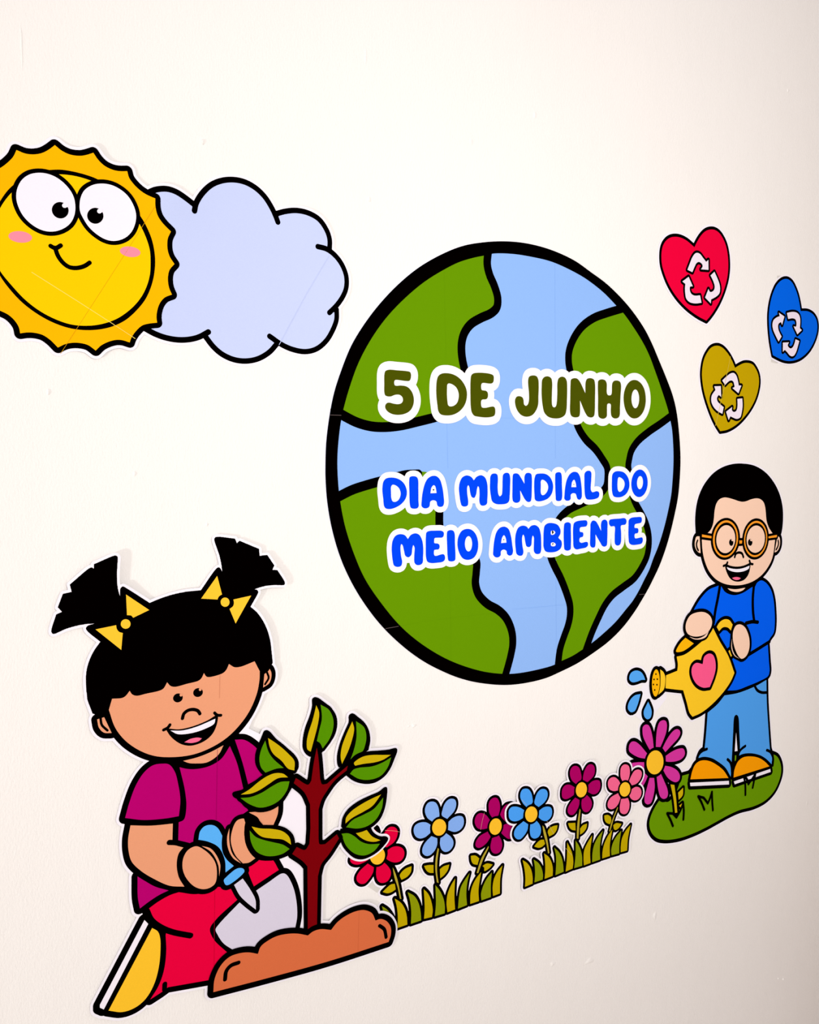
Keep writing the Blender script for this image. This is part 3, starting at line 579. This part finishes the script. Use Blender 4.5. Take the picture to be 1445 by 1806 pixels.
EAR2 = 'S: 1188,958c 1208,965 1217,1000 1215,1060 1195,1115 1170,1140 1155,1143c'
NECK = 'S: 610,1560c 700,1570 815,1553c 790,1580 740,1600 690,1600 640,1585'
SHIRT = ('T: 850,110c 770,145 700,220 645,310 600,400c 700,560c 900,900 930,1000c 1010,995 1100,962 1200,920 1272,878 1285,840 1280,750 1270,595c 1290,555 1320,510 1330,430 1328,320 1318,220 1295,140 1255,85 1215,65 1180,85 1165,115c 1140,120c 1050,175 980,190 910,165 875,115c')
CAN = ('T: 805,470c 860,580 930,700 985,850c 960,910 920,975 860,1050 780,1130 700,1190 630,1222c 605,1190 580,1100 550,997c 480,990 400,980c 405,870c 500,832c 505,780 495,712c 560,695 640,640 700,590 760,540')
MOUTH_C = 'T: 490,670 510,620 540,580 570,552c 640,600c 590,640 540,668'
ROSE_F = 'ell T: 318 935 33 115 2'
ROSE_B = 'T: 355,820c 380,840 397,880 397,930 385,990 340,1035c 355,970 358,900'
HANDLE = 'T: 835,460c 860,420 900,395 940,400 970,440c 955,490c 930,465 890,462 855,495c'
HANDLE2 = 'T: 935,665c 945,655c 965,705c 955,712c'
HAND1 = 'T: 570,480 575,420 610,360 670,335 730,335 775,365 793,410 785,460 750,510 700,535 640,540 590,520'
SLIV1 = 'T: 600,542c 660,558 720,540 765,497c 740,545 690,565 640,563'
HAND2 = 'T: 970,560 975,490 1000,445 1035,438 1070,460 1100,520 1112,590 1105,660 1080,710 1045,730 1020,710 990,650'
SLIV2 = 'T: 962,560c 965,640 990,700 1025,728c 985,705 958,640'
DROPS = ['T: 95,885 110,850 150,830 190,840 215,870 230,910c 200,910 160,925 120,930 98,912', 'T: 190,1030c 175,1090 160,1135 140,1175 110,1185 85,1160 85,1120 110,1070 145,1040', 'T: 255,1095c 275,1140 285,1180 275,1230 250,1245 225,1225 217,1180 235,1135']
PANTS = ('V: 640,370c 560,470 445,570c 430,780 410,990c 365,1025 335,1095c 400,1080 490,1095 570,1140 650,1205 712,1310c 790,1075c 860,1045 960,1040 1060,1065 1130,1110 1185,1165c 1190,1090 1165,985c 1145,700 1130,450 1125,190c 1000,262 800,340')
SHOE1 = 'V: 245,1340c 265,1250 300,1170 350,1130 410,1120 480,1135 560,1180 630,1240 685,1325c'
SOLE1 = 'V: 240,1380c 690,1358c 692,1400c 245,1420c'
SHOE2 = 'V: 745,1320c 755,1230 800,1130 860,1085 940,1075 1030,1090 1100,1130 1160,1190c'
SOLE2 = 'V: 748,1365c 1170,1220c 1175,1255c 758,1398c'
HILL = ('R: 430,402c 490,385c 560,300c 1190,260c 1250,205c 1290,225 1320,280 1330,360 1310,450 1260,550 1180,630 1080,680 950,715 850,760 750,815 640,875 520,930 400,970 280,985 200,970 150,920 130,850 140,780 180,690 225,620c 300,640 380,540c')
PETALS = ['Q: 525,370 530,300 560,272 595,275 620,310 650,420 667,570c 620,600c 570,510 535,430', 'Q: 700,420 715,310 745,235 785,215 820,225 835,270 825,370 790,470 752,557c 695,555c', 'Q: 780,570c 830,470 890,380 940,335 975,330 1000,350 1005,385 980,440 900,530 815,622c',
  'Q: 820,670c 900,615 980,580 1040,575 1062,610 1060,660 1020,710 940,740 850,745 822,740c', 'Q: 785,845c 815,795c 900,815 970,860 1000,920 990,980 950,1005 900,990 840,940', 'Q: 705,935c 760,900c 800,990 840,1090 848,1160 830,1205 790,1218 755,1195 725,1100',
  'Q: 615,950c 672,950c 680,1060 665,1170 630,1270 590,1288 555,1265 552,1190 580,1080', 'Q: 545,880c 590,930c 560,1000 520,1060 470,1080 440,1050 460,970', 'Q: 375,770 450,752 545,750c 545,840c 480,880 400,880 350,840', 'Q: 350,570 360,520 390,488 430,488 490,530 550,600 583,640c 560,705c 480,690 400,650 355,610']
DCORE = 'ell Q: 683 752 107 153 6'
STEM = 'R: 320,480c 355,485c 370,600 382,735c 362,740c 345,600'
head = [k.P(HAIR), k.P(FACE, r), k.P(EAR1, r), k.P(EAR2, r), k.P(NECK, r), k.P('S: 520,1490c 920,1480c 830,1600c 700,1640c 580,1600c')]
body = [k.P(SHIRT, 5.1), k.P(PANTS, 5.0), k.P(SHOE1, 5.6), k.P(SOLE1, 5.6), k.P(SHOE2, 5.6), k.P(SOLE2, 5.4)]
can = [k.P(s, 5.0) for s in (CAN, MOUTH_C, ROSE_F, ROSE_B, HANDLE, HANDLE2)]+[k.P('T: 565,530c 620,560 760,520c 720,600c 640,625c')]
hands = [k.P(s, 5.0) for s in (HAND1, HAND2)]
drops = [k.P(s, 4.3) for s in DROPS]
daisy = [k.P(s, 5.0) for s in PETALS]+[k.P(DCORE, 5), k.P(STEM, 4)]
hill = [k.P(HILL, 5.6)]
k.paper(head+body+can+hands+drops+daisy+hill+[k.P('T: 240,900c 330,800c 400,1060c 240,1260c 150,1190c'), k.P('V: 1190,990c 1240,1030c 1190,1080c')], 4.2)
k.fill('tape', 'tape', 'R: 560,900c 720,880c 800,800c 700,790c', -2.5)
hl = k.fill('grass_mound', 'hill', HILL, 2); k.grow('mound_outline', 'black', hill, 1, hl)
# head
k.grow('outline', 'black', head+body, 3)
fc = k.fill('face', 'boy_skin', FACE, 5)
k.fill('hair', 'black', HAIR, 4)
for s in (EAR1, EAR2): k.fill('ear', 'boy_skin', s, 5)
k.stroke('ear_line', 'black', ['S: 262,1005 250,1040 255,1090 270,1120'], 1.8, 6, fc); k.stroke('ear_line', 'black', ['S: 1195,1005 1200,1040 1190,1080 1172,1112'], 1.8, 6, fc)
k.fill('neck', 'boy_skin', NECK, 5)
k.fill('mouth', 'black', 'S: 585,1300 640,1315 720,1325 800,1310 870,1282 868,1340 845,1410 795,1465 720,1483 655,1460 610,1400', 6, fc)
k.fill('teeth', 'white', 'S: 600,1315c 680,1332 760,1327 862,1298c 855,1330 800,1360 720,1372 650,1360 612,1340', 7, fc); k.fill('tongue', 'tongue', 'S: 660,1440c 690,1430 730,1430 762,1442c 740,1458 715,1463 685,1457', 7, fc)
k.stroke('smile_line', 'black', ['S: 562,1300 595,1285 607,1260', 'S: 862,1240 875,1275 900,1280', 'S: 590,1292 640,1312 720,1322 800,1308 872,1276'], 2.6, 8, fc)
k.stroke('nose', 'black', ['S: 692,1198 705,1160 740,1145 775,1155 793,1198'], 2.8, 6, fc)
gl = k.grow('glasses', 'black', [k.P('ell S: 583 987 164 238 5'), k.P('ell S: 932 988 150 234 5'), k.P('S: 742,1005c 775,1005c 772,1040c 742,1042c', 3.6), k.P('S: 310,935c 420,955c 418,980c 308,965c', 3.4), k.P('S: 1080,958c 1178,940c 1175,968c 1080,980c', 3.4)], 9, label='round orange glasses')
for s, m, lv in (('ell S: 583 987 145 215 5', 'glasses', 10), ('ell S: 932 988 133 210 5', 'glasses', 10), ('ell S: 584 989 126 192 5', 'black', 11), ('ell S: 932 989 120 187 5', 'black', 11)):
    k.fill('rim', m, s, lv, gl)
for s in ('ell S: 585 990 109 162 5', 'ell S: 932 990 105 158 5'): k.fill('lens', 'boy_skin', s, 12, gl)
for s in ('S: 742,1005c 775,1005c 772,1040c 742,1042c', 'S: 310,935c 420,955c 418,980c 308,965c', 'S: 1080,958c 1178,940c 1175,968c 1080,980c'): k.fill('temple', 'glasses', s, 12, gl)
for s, h in (('ell S: 648 1028 25 40', 'S: 648,990c 672,1000c 668,1012 652,1010'), ('ell S: 867 1027 26 40', 'S: 866,990c 890,1000c 886,1012 870,1010')):
    k.fill('eye', 'black', s, 13, gl); k.fill('eye_glint', 'boy_skin', h, 14, gl)
# clothes
sh = k.fill('shirt', 'boy_blue', SHIRT, 5)
for s in (['T: 863,115 845,220 825,320 810,430', 'T: 1152,110 1143,220 1145,330 1155,415', 'T: 1085,428 1140,416 1185,420', 'T: 1100,700 1190,645 1285,585']):
    k.stroke('shirt_line', 'black', [s], 5.0, 6, sh)
pa = k.fill('trousers', 'jeans', PANTS, 5)
k.grow('leg_gap', 'black', [k.P('V: 760,615 775,602 792,615 806,800 812,1000 800,1060 770,1130 735,1260 718,1310c 735,1000 745,800', 0.4)], 6, pa)
k.fill('leg_gap_light', 'white', 'V: 773,800c 790,1012c 758,1017c', 7, pa); k.fill('leg_gap_grass', 'hill', 'V: 760,1065c 775,1062c 770,1120 757,1130c', 7, pa)
for s in (['V: 320,1110 340,1055 385,1010 435,990', 'V: 675,1110 705,1140 720,1190 726,1260', 'V: 880,955 840,985 812,1020 795,1070', 'V: 1130,1003 1165,1018 1190,1055 1203,1100 1198,1180', 'V: 990,262 1020,310 1070,335 1135,335']):
    k.stroke('trouser_line', 'black', [s], 3.6, 7, pa)
for a, b in ((SHOE1, SOLE1), (SHOE2, SOLE2)):
    so = k.fill('shoe', 'shoe_o', a, 6); k.fill('sole', 'white', b, 6, so)
# watering can, hands, drops
wc = k.fill('watering_can', 'can', CAN, 9); k.grow('can_outline', 'black', can, 8, wc)
k.fill('can_opening', 'can_dark', MOUTH_C, 9, wc); k.fill('rose_plate', 'can_dark', ROSE_F, 9, wc); k.fill('rose_back', 'can', ROSE_B, 9, wc)
k.fill('handle', 'can', HANDLE, 9, wc); k.fill('handle', 'can', HANDLE2, 9, wc)
for x, y in ((318, 860), (302, 905), (330, 903), (297, 948), (327, 950), (308, 995)): k.fill('rose_hole', 'black', 'ell T: %d %d 6 8' % (x, y), 10, wc)
CH = 'T: 715,775c 730,710 770,685 800,695 820,740 825,810 810,880 775,970c 720,975 670,950 635,900 620,840 630,790 660,765'
k.grow('can_heart_outline', 'black', [k.P(CH, 5.0)], 10, wc); k.fill('can_heart', 'can_heart', CH, 11, wc)
for a, b in ((HAND1, SLIV1), (HAND2, SLIV2)):
    hn = k.fill('hand', 'boy_skin', a, 14); k.grow('hand_outline', 'black', [k.P(a, 5.0), k.P(b, 3.4)], 13, hn); k.fill('thumb_edge', 'boy_skin', b, 14, hn)
for s in DROPS:
    dr = k.fill('water_drop', 'drop', s, 3); k.grow('drop_outline', 'black', [k.P(s, 4.3)], 2, dr)
# daisy on the mound
core = k.fill('daisy_centre', 'pollen', DCORE, 9, label='yellow centre of the violet daisy')
st = k.fill('daisy_stem', 'leaf_y', STEM, 7)
for s in ('R: 390,555c 435,510c 430,580 395,620c', 'R: 398,675c 428,650c 415,690c'):
    k.grow('leaf_outline', 'black', [k.P(s, 3.6)], 6, st); k.fill('leaf', 'leaf_y', s, 7, st)
k.grow('daisy_outline', 'black', daisy, 6.5, core)
for s in PETALS: k.fill('petal', 'petal_violet', s, 8, core)
k.grow('centre_ring', 'black', [k.P(DCORE, 4.6)], 8.5, core)
for ls in (['R: 572,590c 600,640 628,710c', 'R: 572,588c 622,602c 660,652c 678,610 697,548c 700,640 706,715c'], ['R: 290,745c 318,800 342,858c', 'R: 290,742c 342,745c 375,780c 408,720 435,648c 441,720 437,800c'],
           ['R: 988,410c 1000,480 1002,575c', 'R: 988,410c 1012,425 1030,478c 1062,430 1095,378c 1082,440 1068,510c']):
    k.stroke('grass_tuft', 'black', ls, 2.9, 9)
k.fill('grass_tuft', 'black', 'R: 990,410c 1030,490c 1045,440c 1015,430c', 8.8)

# ------------------------------------------------------------------ child planting a seedling
k = Cutout('person_cutout', 'large paper cutout of a person with black pigtails planting a seedling, lower left', (400, 1790), 0.0022,
   lifts=[(185, 985, 75, .0040), (215, 1010, 45, .0012), (480, 1020, 55, .003), (470, 1130, 70, .0022), (560, 1250, 45, .0016), (640, 1300, 55, .0016), (660, 1590, 60, .0014), (450, 1310, 35, .002)], grid=0.006, cat='person cutout')
r = 10.0
FACE = ('J: 205,325c 228,246c 300,240 325,225 352,190c 370,215 400,225 470,210 560,190 590,175 617,130c 640,155 670,162 760,140 840,118 860,100 877,65c 895,90 915,93 1010,65 1035,40 1053,0c 1090,22 1130,20 1232,-20c '
        '1269,50c 1268,110 1250,210 1200,330 1130,430 1040,520 930,590 800,640 660,658 530,650 420,610 320,540 250,450')
HAIR = ('H: 560,1160c 490,1260 440,1370 415,1480 412,1600 425,1734 J: 55,250 92,350c 300,400c 1200,300c I: 1075,1430c 1062,1320 1045,1190 1010,1070 960,970 900,890 840,840c 700,700c 320,668c 150,685 0,718 H: 1150,730 1055,770c 800,900c')
TAIL1 = ('H: 718,292 700,283 485,370c 485,425c 465,405 445,408 245,578c 265,655c 175,675c 125,810c 170,858c 108,885c 60,1060 75,1080 100,1075 200,1030 300,1000 400,980 515,972c 700,980c 800,900 750,705c 725,620 712,500 716,380')
TAIL2 = ('I: 465,118 482,103 680,120c 700,170c 730,143c 933,228c 935,302c 1018,292c 1088,400c 1065,448c 1120,450c 1200,582 1195,602 1180,605c 1050,605 950,625 820,675c 700,760c 600,760 548,510c 545,430 520,300')
BOWB1 = 'H: 755,700c 757,615 778,597 800,607 1057,770c 1090,850 900,960 820,1060 790,1290 760,1300 600,1190 420,1045 412,1020 430,1000 520,975c'
BOWB2 = 'I: 320,668c 490,432 508,424 526,436 552,515c 700,700c 820,675c 905,658 919,680 914,698 838,840c 690,1050c 560,860c'
EAR1 = 'J: 122,392c 172,376c 225,488c 170,485 135,450'
EAR2 = 'I: 1045,1495c 1062,1530 1063,1590 1040,1650 978,1693c 990,1550c 1030,1520'
NECK = 'J: 730,685c 830,660 920,625 1015,575c 980,640 900,695 820,703 770,700'
SLEEVE = 'J: 320,1088c 350,980 400,850 460,760 520,715 580,705 630,710 670,760 695,850 710,960 700,1075c 600,1092 450,1102'
TORSO = 'J: 705,730c 760,742 830,742 920,720 1000,670 1060,580c 1110,700 1155,880c 1120,930c 1190,1035c 1080,1110c K: 1250,760c 1100,850c 900,1000c 790,915c 685,890c 690,715c 740,690 765,560 750,400'
SHOULDER = 'J: 1095,535c 1160,535 1220,570 1262,610c 1300,790c 1190,850c 1150,700'
SHIRT_LOW = 'K: 287,1245c 360,1290 460,1345 590,1382c 500,1425 400,1490 310,1558c 290,1450'
ARM = 'K: 218,745c 420,748 632,728c 628,890c 735,962c 690,1020 670,1120 690,1250 745,1345c 600,1335 450,1270 320,1190 230,1100 200,1000 195,880'
ARM2 = 'L: 170,1000c 250,990 330,965 405,925c 400,1010 365,1100c 270,1098c 240,1040'
PANTS = ('M: 530,200c 620,135 720,80 790,57c 950,72 1100,10c 1230,20c 1290,118c 1110,285 1055,370 1090,460 1210,575c 1130,640 1080,720 1055,800c 700,862c 650,900 550,965c 620,850 665,720 685,560 680,420c 690,375c 600,335 550,270')
THIGH = 'N: 355,370c 430,320 520,315 572,390c 405,500c 380,440'
SOLE = 'M: 500,292c 532,325c 155,1050c 122,1035c 122,1010c'
SHOE = 'M: 565,360c 612,388 632,440 635,560 620,700 580,840 510,960 420,1035 310,1072 195,1060c'
BAG = 'N: 430,522c 500,475 590,415 612,415 632,432 670,510 690,600 695,700 682,778c 620,785 560,800 500,830 450,880 430,910c 380,905 320,910 265,925c 200,880 160,820 148,790 170,755 305,612c'
MOUND = 'N: 132,1205c 140,1120 180,1030 240,970 310,945 370,940 430,950c 450,900 500,860 560,830 640,815 700,815 765,827c 800,800 850,785 920,790c 960,740 1010,700 1080,665 1140,655 1190,675 1215,725c 1250,715 1290,730 1318,770 1320,820 1305,870c 900,1000 500,1110'
TRUNK = ('L: 708,485c 720,560 735,735c 750,775 790,770c 960,620c 975,640c 850,745 780,840 745,900 722,975c 722,1205c 730,1250 775,1250c 868,1172c 885,1205c N: 905,285 855,350 832,430c 825,772c 765,787c 762,365c 730,330 660,282c 690,235c 745,255 775,215c 782,110c '
         'L: 655,935c 610,840 525,765c 542,725c 640,778 665,745c 685,600')
LEAVES = [('L: 700,145c 722,200 715,290 690,400 660,515c 635,500 628,440 640,370 670,270', 'L: 735,140c 800,180 835,250 838,320 810,410 755,490c 735,450 708,430c 725,350 745,250', 'L: 690,83 672,95 670,150 650,230 615,330 598,430 600,490 625,535 655,555c 750,520c 800,460 850,380 868,290 855,220 810,160 750,112 715,88'),
  ('L: 988,275c 1002,330 985,420 955,510 908,612c 897,560 905,480 940,380', 'L: 1018,272c 1080,320 1098,400 1080,490 1070,510c 1010,540 975,575c 1000,500 1020,400', 'L: 985,213 965,228 962,280 935,360 890,460 870,560 875,620 885,640c 960,600c 1115,500c 1128,420 1115,340 1080,280 1030,238 1005,218'),
  ('L: 1295,540c 1230,540 1140,540 1080,550 1030,575 1000,605 1010,625c 1080,610 1160,600 1230,580', 'L: 1298,560c 1270,640 1210,710 1120,738 1040,730 970,690c 1000,655 1050,640c 1150,630 1230,600', 'L: 1330,488 1280,500 1200,507 1120,512 1060,525 1000,560 960,600c 940,700c 1000,745 1080,768 1160,762 1240,715 1290,650 1320,580 1345,510 1342,492'),
  ('L: 1218,855c 1140,890 1050,940 980,990 940,1040 935,1085c 990,1040 1080,990 1150,945', 'L: 1235,880c 1225,960 1180,1050 1110,1105 1030,1125 940,1115c 990,1060 1080,1015 1160,970', 'L: 1250,798 1200,835 1120,870 1030,915 950,980 915,1040 903,1110c 930,1140c 1010,1160 1090,1140 1150,1110 1210,1050 1245,970 1262,880 1266,810 1262,800'),
  ('L: 1015,1160c 1060,1155 1105,1138c 1150,1190 1215,1220c 1170,1232 1110,1225 1060,1200', 'L: 905,1168c 960,1165 1010,1190 1060,1230 1120,1250 1210,1248c 1170,1300 1110,1335 1060,1340 1000,1320 940,1260', 'L: 900,1130c 890,1170 905,1240 950,1310 1010,1360 1070,1370 1130,1350 1200,1305 1270,1225 1275,1205 1260,1192 1210,1190 1160,1160 1135,1115c'),
  ('L: 318,405c 400,460 480,530 530,590 530,665c 480,650 430,590 360,530 330,470', 'L: 295,425c 320,510 360,570 445,645c 390,650 300,682c 265,640 250,570 265,490', 'L: 308,345 290,350 270,390 240,460 218,540 225,620 270,690 295,705c 440,660c 530,690c 560,650 560,590 530,540 450,470 380,410 330,355'),
  ('L: 103,855c 170,815 250,750 320,705 380,685 440,690 478,718c 400,725 320,775 250,820 180,848', 'L: 100,882c 180,875 270,840 350,790 420,755 490,750c 470,820 410,900 330,945 250,958 170,930', 'L: 45,838 110,820 200,760 280,700 360,665 430,655 490,670 530,700c 520,770 480,850 440,910 370,965 300,990 220,990 140,955 90,900 45,870 38,850'),
  ('L: 190,1110c 260,1125 360,1130 440,1150 490,1195 505,1255c 440,1215 350,1205 270,1190 220,1150', 'L: 175,1142c 220,1190 280,1215 360,1235 440,1255 492,1288c 440,1325 360,1345 290,1340 225,1305 185,1230', 'L: 160,1070c 180,1090 260,1100 400,1105 470,1130 520,1180 535,1250 530,1310 480,1340 400,1370 320,1380 240,1370 190,1330 150,1260 135,1180 140,1090 150,1065')]
HAND1 = 'K: 725,1140 735,1060 780,985 860,948 940,985 1010,1050 1050,1120 1062,1220 1045,1310 990,1355 920,1367 840,1340 770,1270 735,1200'
SLIV1 = 'K: 915,945c 1000,970 1060,1040 1095,1130 1085,1240c 1075,1130 1010,1010'
GRIP = 'K: 882,885c 900,800 950,750 1020,742 1070,770 1115,845c 1110,930 1120,1010 1160,1080 1228,1142c 1148,1205c 1140,1080 1080,960 980,905'
GUARD = 'K: 1130,1280 1150,1255 1265,1165 1320,1168 1332,1195 1180,1325 1150,1328'
BLADE = 'N: 272,490c 330,447c 380,520 415,590 418,655c 360,610 310,560'
HAND2 = 'N: 250,200 260,120 290,60 330,45 370,52c 345,90 345,170 360,240 415,310c 370,340 330,345c 280,290'
SLIV2 = 'N: 240,110c 225,170 230,240 265,310 318,345c 260,280 240,200'
head = [k.P(HAIR), k.P(TAIL1), k.P(TAIL2), k.P(BOWB1), k.P(BOWB2), k.P(FACE, r), k.P(EAR1, 9), k.P(EAR2, 8), k.P(NECK, 8)]
KNEE = [k.S('M: 520,215 560,295 640,355 740,395 890,425', 9.5), k.S('M: 672,835 670,880', 8)]
body = [k.P(s, r) for s in (SLEEVE, TORSO, SHOULDER, SHIRT_LOW, ARM, ARM2, PANTS, THIGH, SHOE)]+[k.P(SOLE, 11), k.P('L: 100,780c 250,690c 380,900c 300,1090c 60,1050c')]
tool = [k.P(s, 9) for s in (GRIP, GUARD)]+[k.P(BLADE, 7.5)]
bag = [k.P(BAG, 10)]
mound = [k.P(MOUND, 11)]
tree = [k.P(TRUNK, 8.2)]
leafb = [[k.P(t, 0.2), k.P(a, 6), k.P(b, 6)] for a, b, t in LEAVES]
leafb[7].append(k.P('L: 130,1040c 230,1040c 290,1110c 160,1140c'))
hand_it = [k.P(HAND1, 9), k.P(HAND2, 8), k.P(SLIV1, 6), k.P(SLIV2, 7)]
allit = head+body+tool+bag+mound+tree+hand_it+[q for l in leafb for q in l]
k.paper(allit+[k.P('L: 430,880c 500,780c 640,920c 640,1280c 520,1250c 500,1130c 400,1100c'), k.P('N: 590,280c 760,370c 760,790c 680,790c 680,600c 640,400c'), k.P('L: 270,60c 140,345c 235,390c 300,420c 120,420c 60,300c')], 5.0)
k.grow('outline', 'black', head+body+bag, 1)
k.fill('hair', 'black', HAIR, 2)
for s in (TAIL1, TAIL2): k.fill('pigtail', 'black', s, 2)
fc = k.fill('face', 'skin', FACE, 3)
for s in (EAR1, EAR2): k.fill('ear', 'skin', s, 3)
k.stroke('ear_line', 'black', ['J: 146,380 155,430 195,470'], 3.2, 4, fc); k.stroke('ear_line', 'black', ['I: 1018,1535 1035,1590 998,1658'], 3.2, 4, fc)
k.fill('neck', 'skin', NECK, 3)
for s, h in (('ell J: 693 240 35 31 -25', 'ell J: 714 220 9 10'), ('ell J: 835 202 35 31 -25', 'ell J: 850 181 9 10')):
    k.fill('eye', 'black', s, 4, fc); k.fill('eye_glint', 'skin', h, 5, fc)
k.stroke('nose', 'black', ['J: 725,385 735,352 765,328 805,322 835,332 848,352'], 5.2, 4, fc)
k.fill('mouth', 'black', 'J: 612,460 700,462 800,440 900,400 972,362 972,410 940,490 880,545 790,577 720,568 660,530 625,490', 4, fc)
k.fill('teeth', 'white', 'J: 640,470c 720,470 820,445 957,387c 950,420 880,460 780,490 690,495', 5, fc); k.fill('tongue', 'tongue', 'J: 738,553c 780,530 830,520 862,525c 840,545 790,558', 5, fc)
k.stroke('smile_line', 'black', ['J: 592,466 622,450 636,430', 'J: 952,346 970,362 996,363'], 4.6, 5, fc)
for knot, lobes in (('ell H: 812 980 50 49', ('H: 812,678c 1052,838c 888,917c 870,895 825,890c', 'H: 505,1035c 715,992c 722,1030 745,1060 783,1072c 768,1245c')),
                    ('ell I: 575 790 47 49', ('I: 492,512c 543,708c 510,730 495,762c 322,753c', 'I: 662,762c 848,718c 685,1015c 622,862c 660,830 668,795'))):
    bw = k.fill('bow_knot', 'bow', knot, 4)
    for s in lobes: k.fill('bow_loop', 'bow', s, 4, bw)
sh = k.fill('shirt', 'shirt', TORSO, 3)
for s in (SLEEVE, SHOULDER, SHIRT_LOW): k.fill('shirt_panel', 'shirt', s, 3, sh)
am = k.fill('arm', 'skin', ARM, 3); k.stroke('elbow_line', 'black', ['K: 597,912 660,915 740,935 820,950'], 8.6, 4, am)
k.fill('arm', 'skin', ARM2, 3)
pt = k.fill('trousers', 'pants', PANTS, 3); k.fill('thigh', 'pants', THIGH, 3, pt); [k.grow('trouser_line', 'black', [q], 4, pt) for q in KNEE]
so = k.fill('shoe', 'shoe_y', SHOE, 3); k.fill('sole', 'white', SOLE, 3, so)
bg = k.fill('sack', 'metal', BAG, 3, label='pale grey rounded shape behind the trowel blade')
tw = k.fill('trowel_blade', 'metal', BLADE, 5); k.grow('trowel_outline', 'black', tool, 4, tw)
k.fill('trowel_handle', 'handle_blue', GRIP, 5, tw); k.fill('trowel_guard', 'handle_blue', GUARD, 6, tw)
for a, b, ra, rb in ((HAND1, SLIV1, 9, 6), (HAND2, SLIV2, 8, 7)):
    hn = k.fill('hand', 'skin', a, 8); k.grow('hand_outline', 'black', [k.P(a, ra), k.P(b, rb)], 7, hn); k.fill('thumb_edge', 'skin', b, 8, hn)
md = k.fill('soil_mound', 'soil', MOUND, 12); k.grow('mound_outline', 'black', mound, 11, md)
k.stroke('mound_line', 'black', ['N: 210,1120 218,1065 250,1027 300,1008'], 7.0, 13, md); k.stroke('mound_line', 'black', ['N: 1243,760 1275,785 1288,838'], 6.6, 13, md)
tr = k.fill('trunk', 'trunk', TRUNK, 10.5); k.grow('trunk_outline', 'black', tree, 10, tr)
for i in (5, 6, 7, 0, 1, 2, 4, 3):
    a, b, t = LEAVES[i]; lv = 14 if i in (2, 3, 6) else 9 if i in (0, 1, 7) else 8.2
    lf = k.fill('leaf', 'leaf_g', b, lv+1); k.fill('leaf_half', 'leaf_y', a, lv+1, lf); k.grow('leaf_outline', 'black', leafb[i], lv, lf)
k.stroke('branch_tip', 'black', ['L: 480,680 525,715', 'L: 690,470 720,455'], 6, 15.5, tr)
for s in ('I: 520,1560 515,1806', 'K: 1068,0 1055,700', 'M: 1095,30 1088,780', 'N: 1105,660 1100,930'):
    k.strip('sheet_seam', dict(I='skin_seam', K='seam_shirt', M='seam_pants', N='seam_soil')[s[0]], s, 0.45, 6 if s[0] != 'N' else 13)
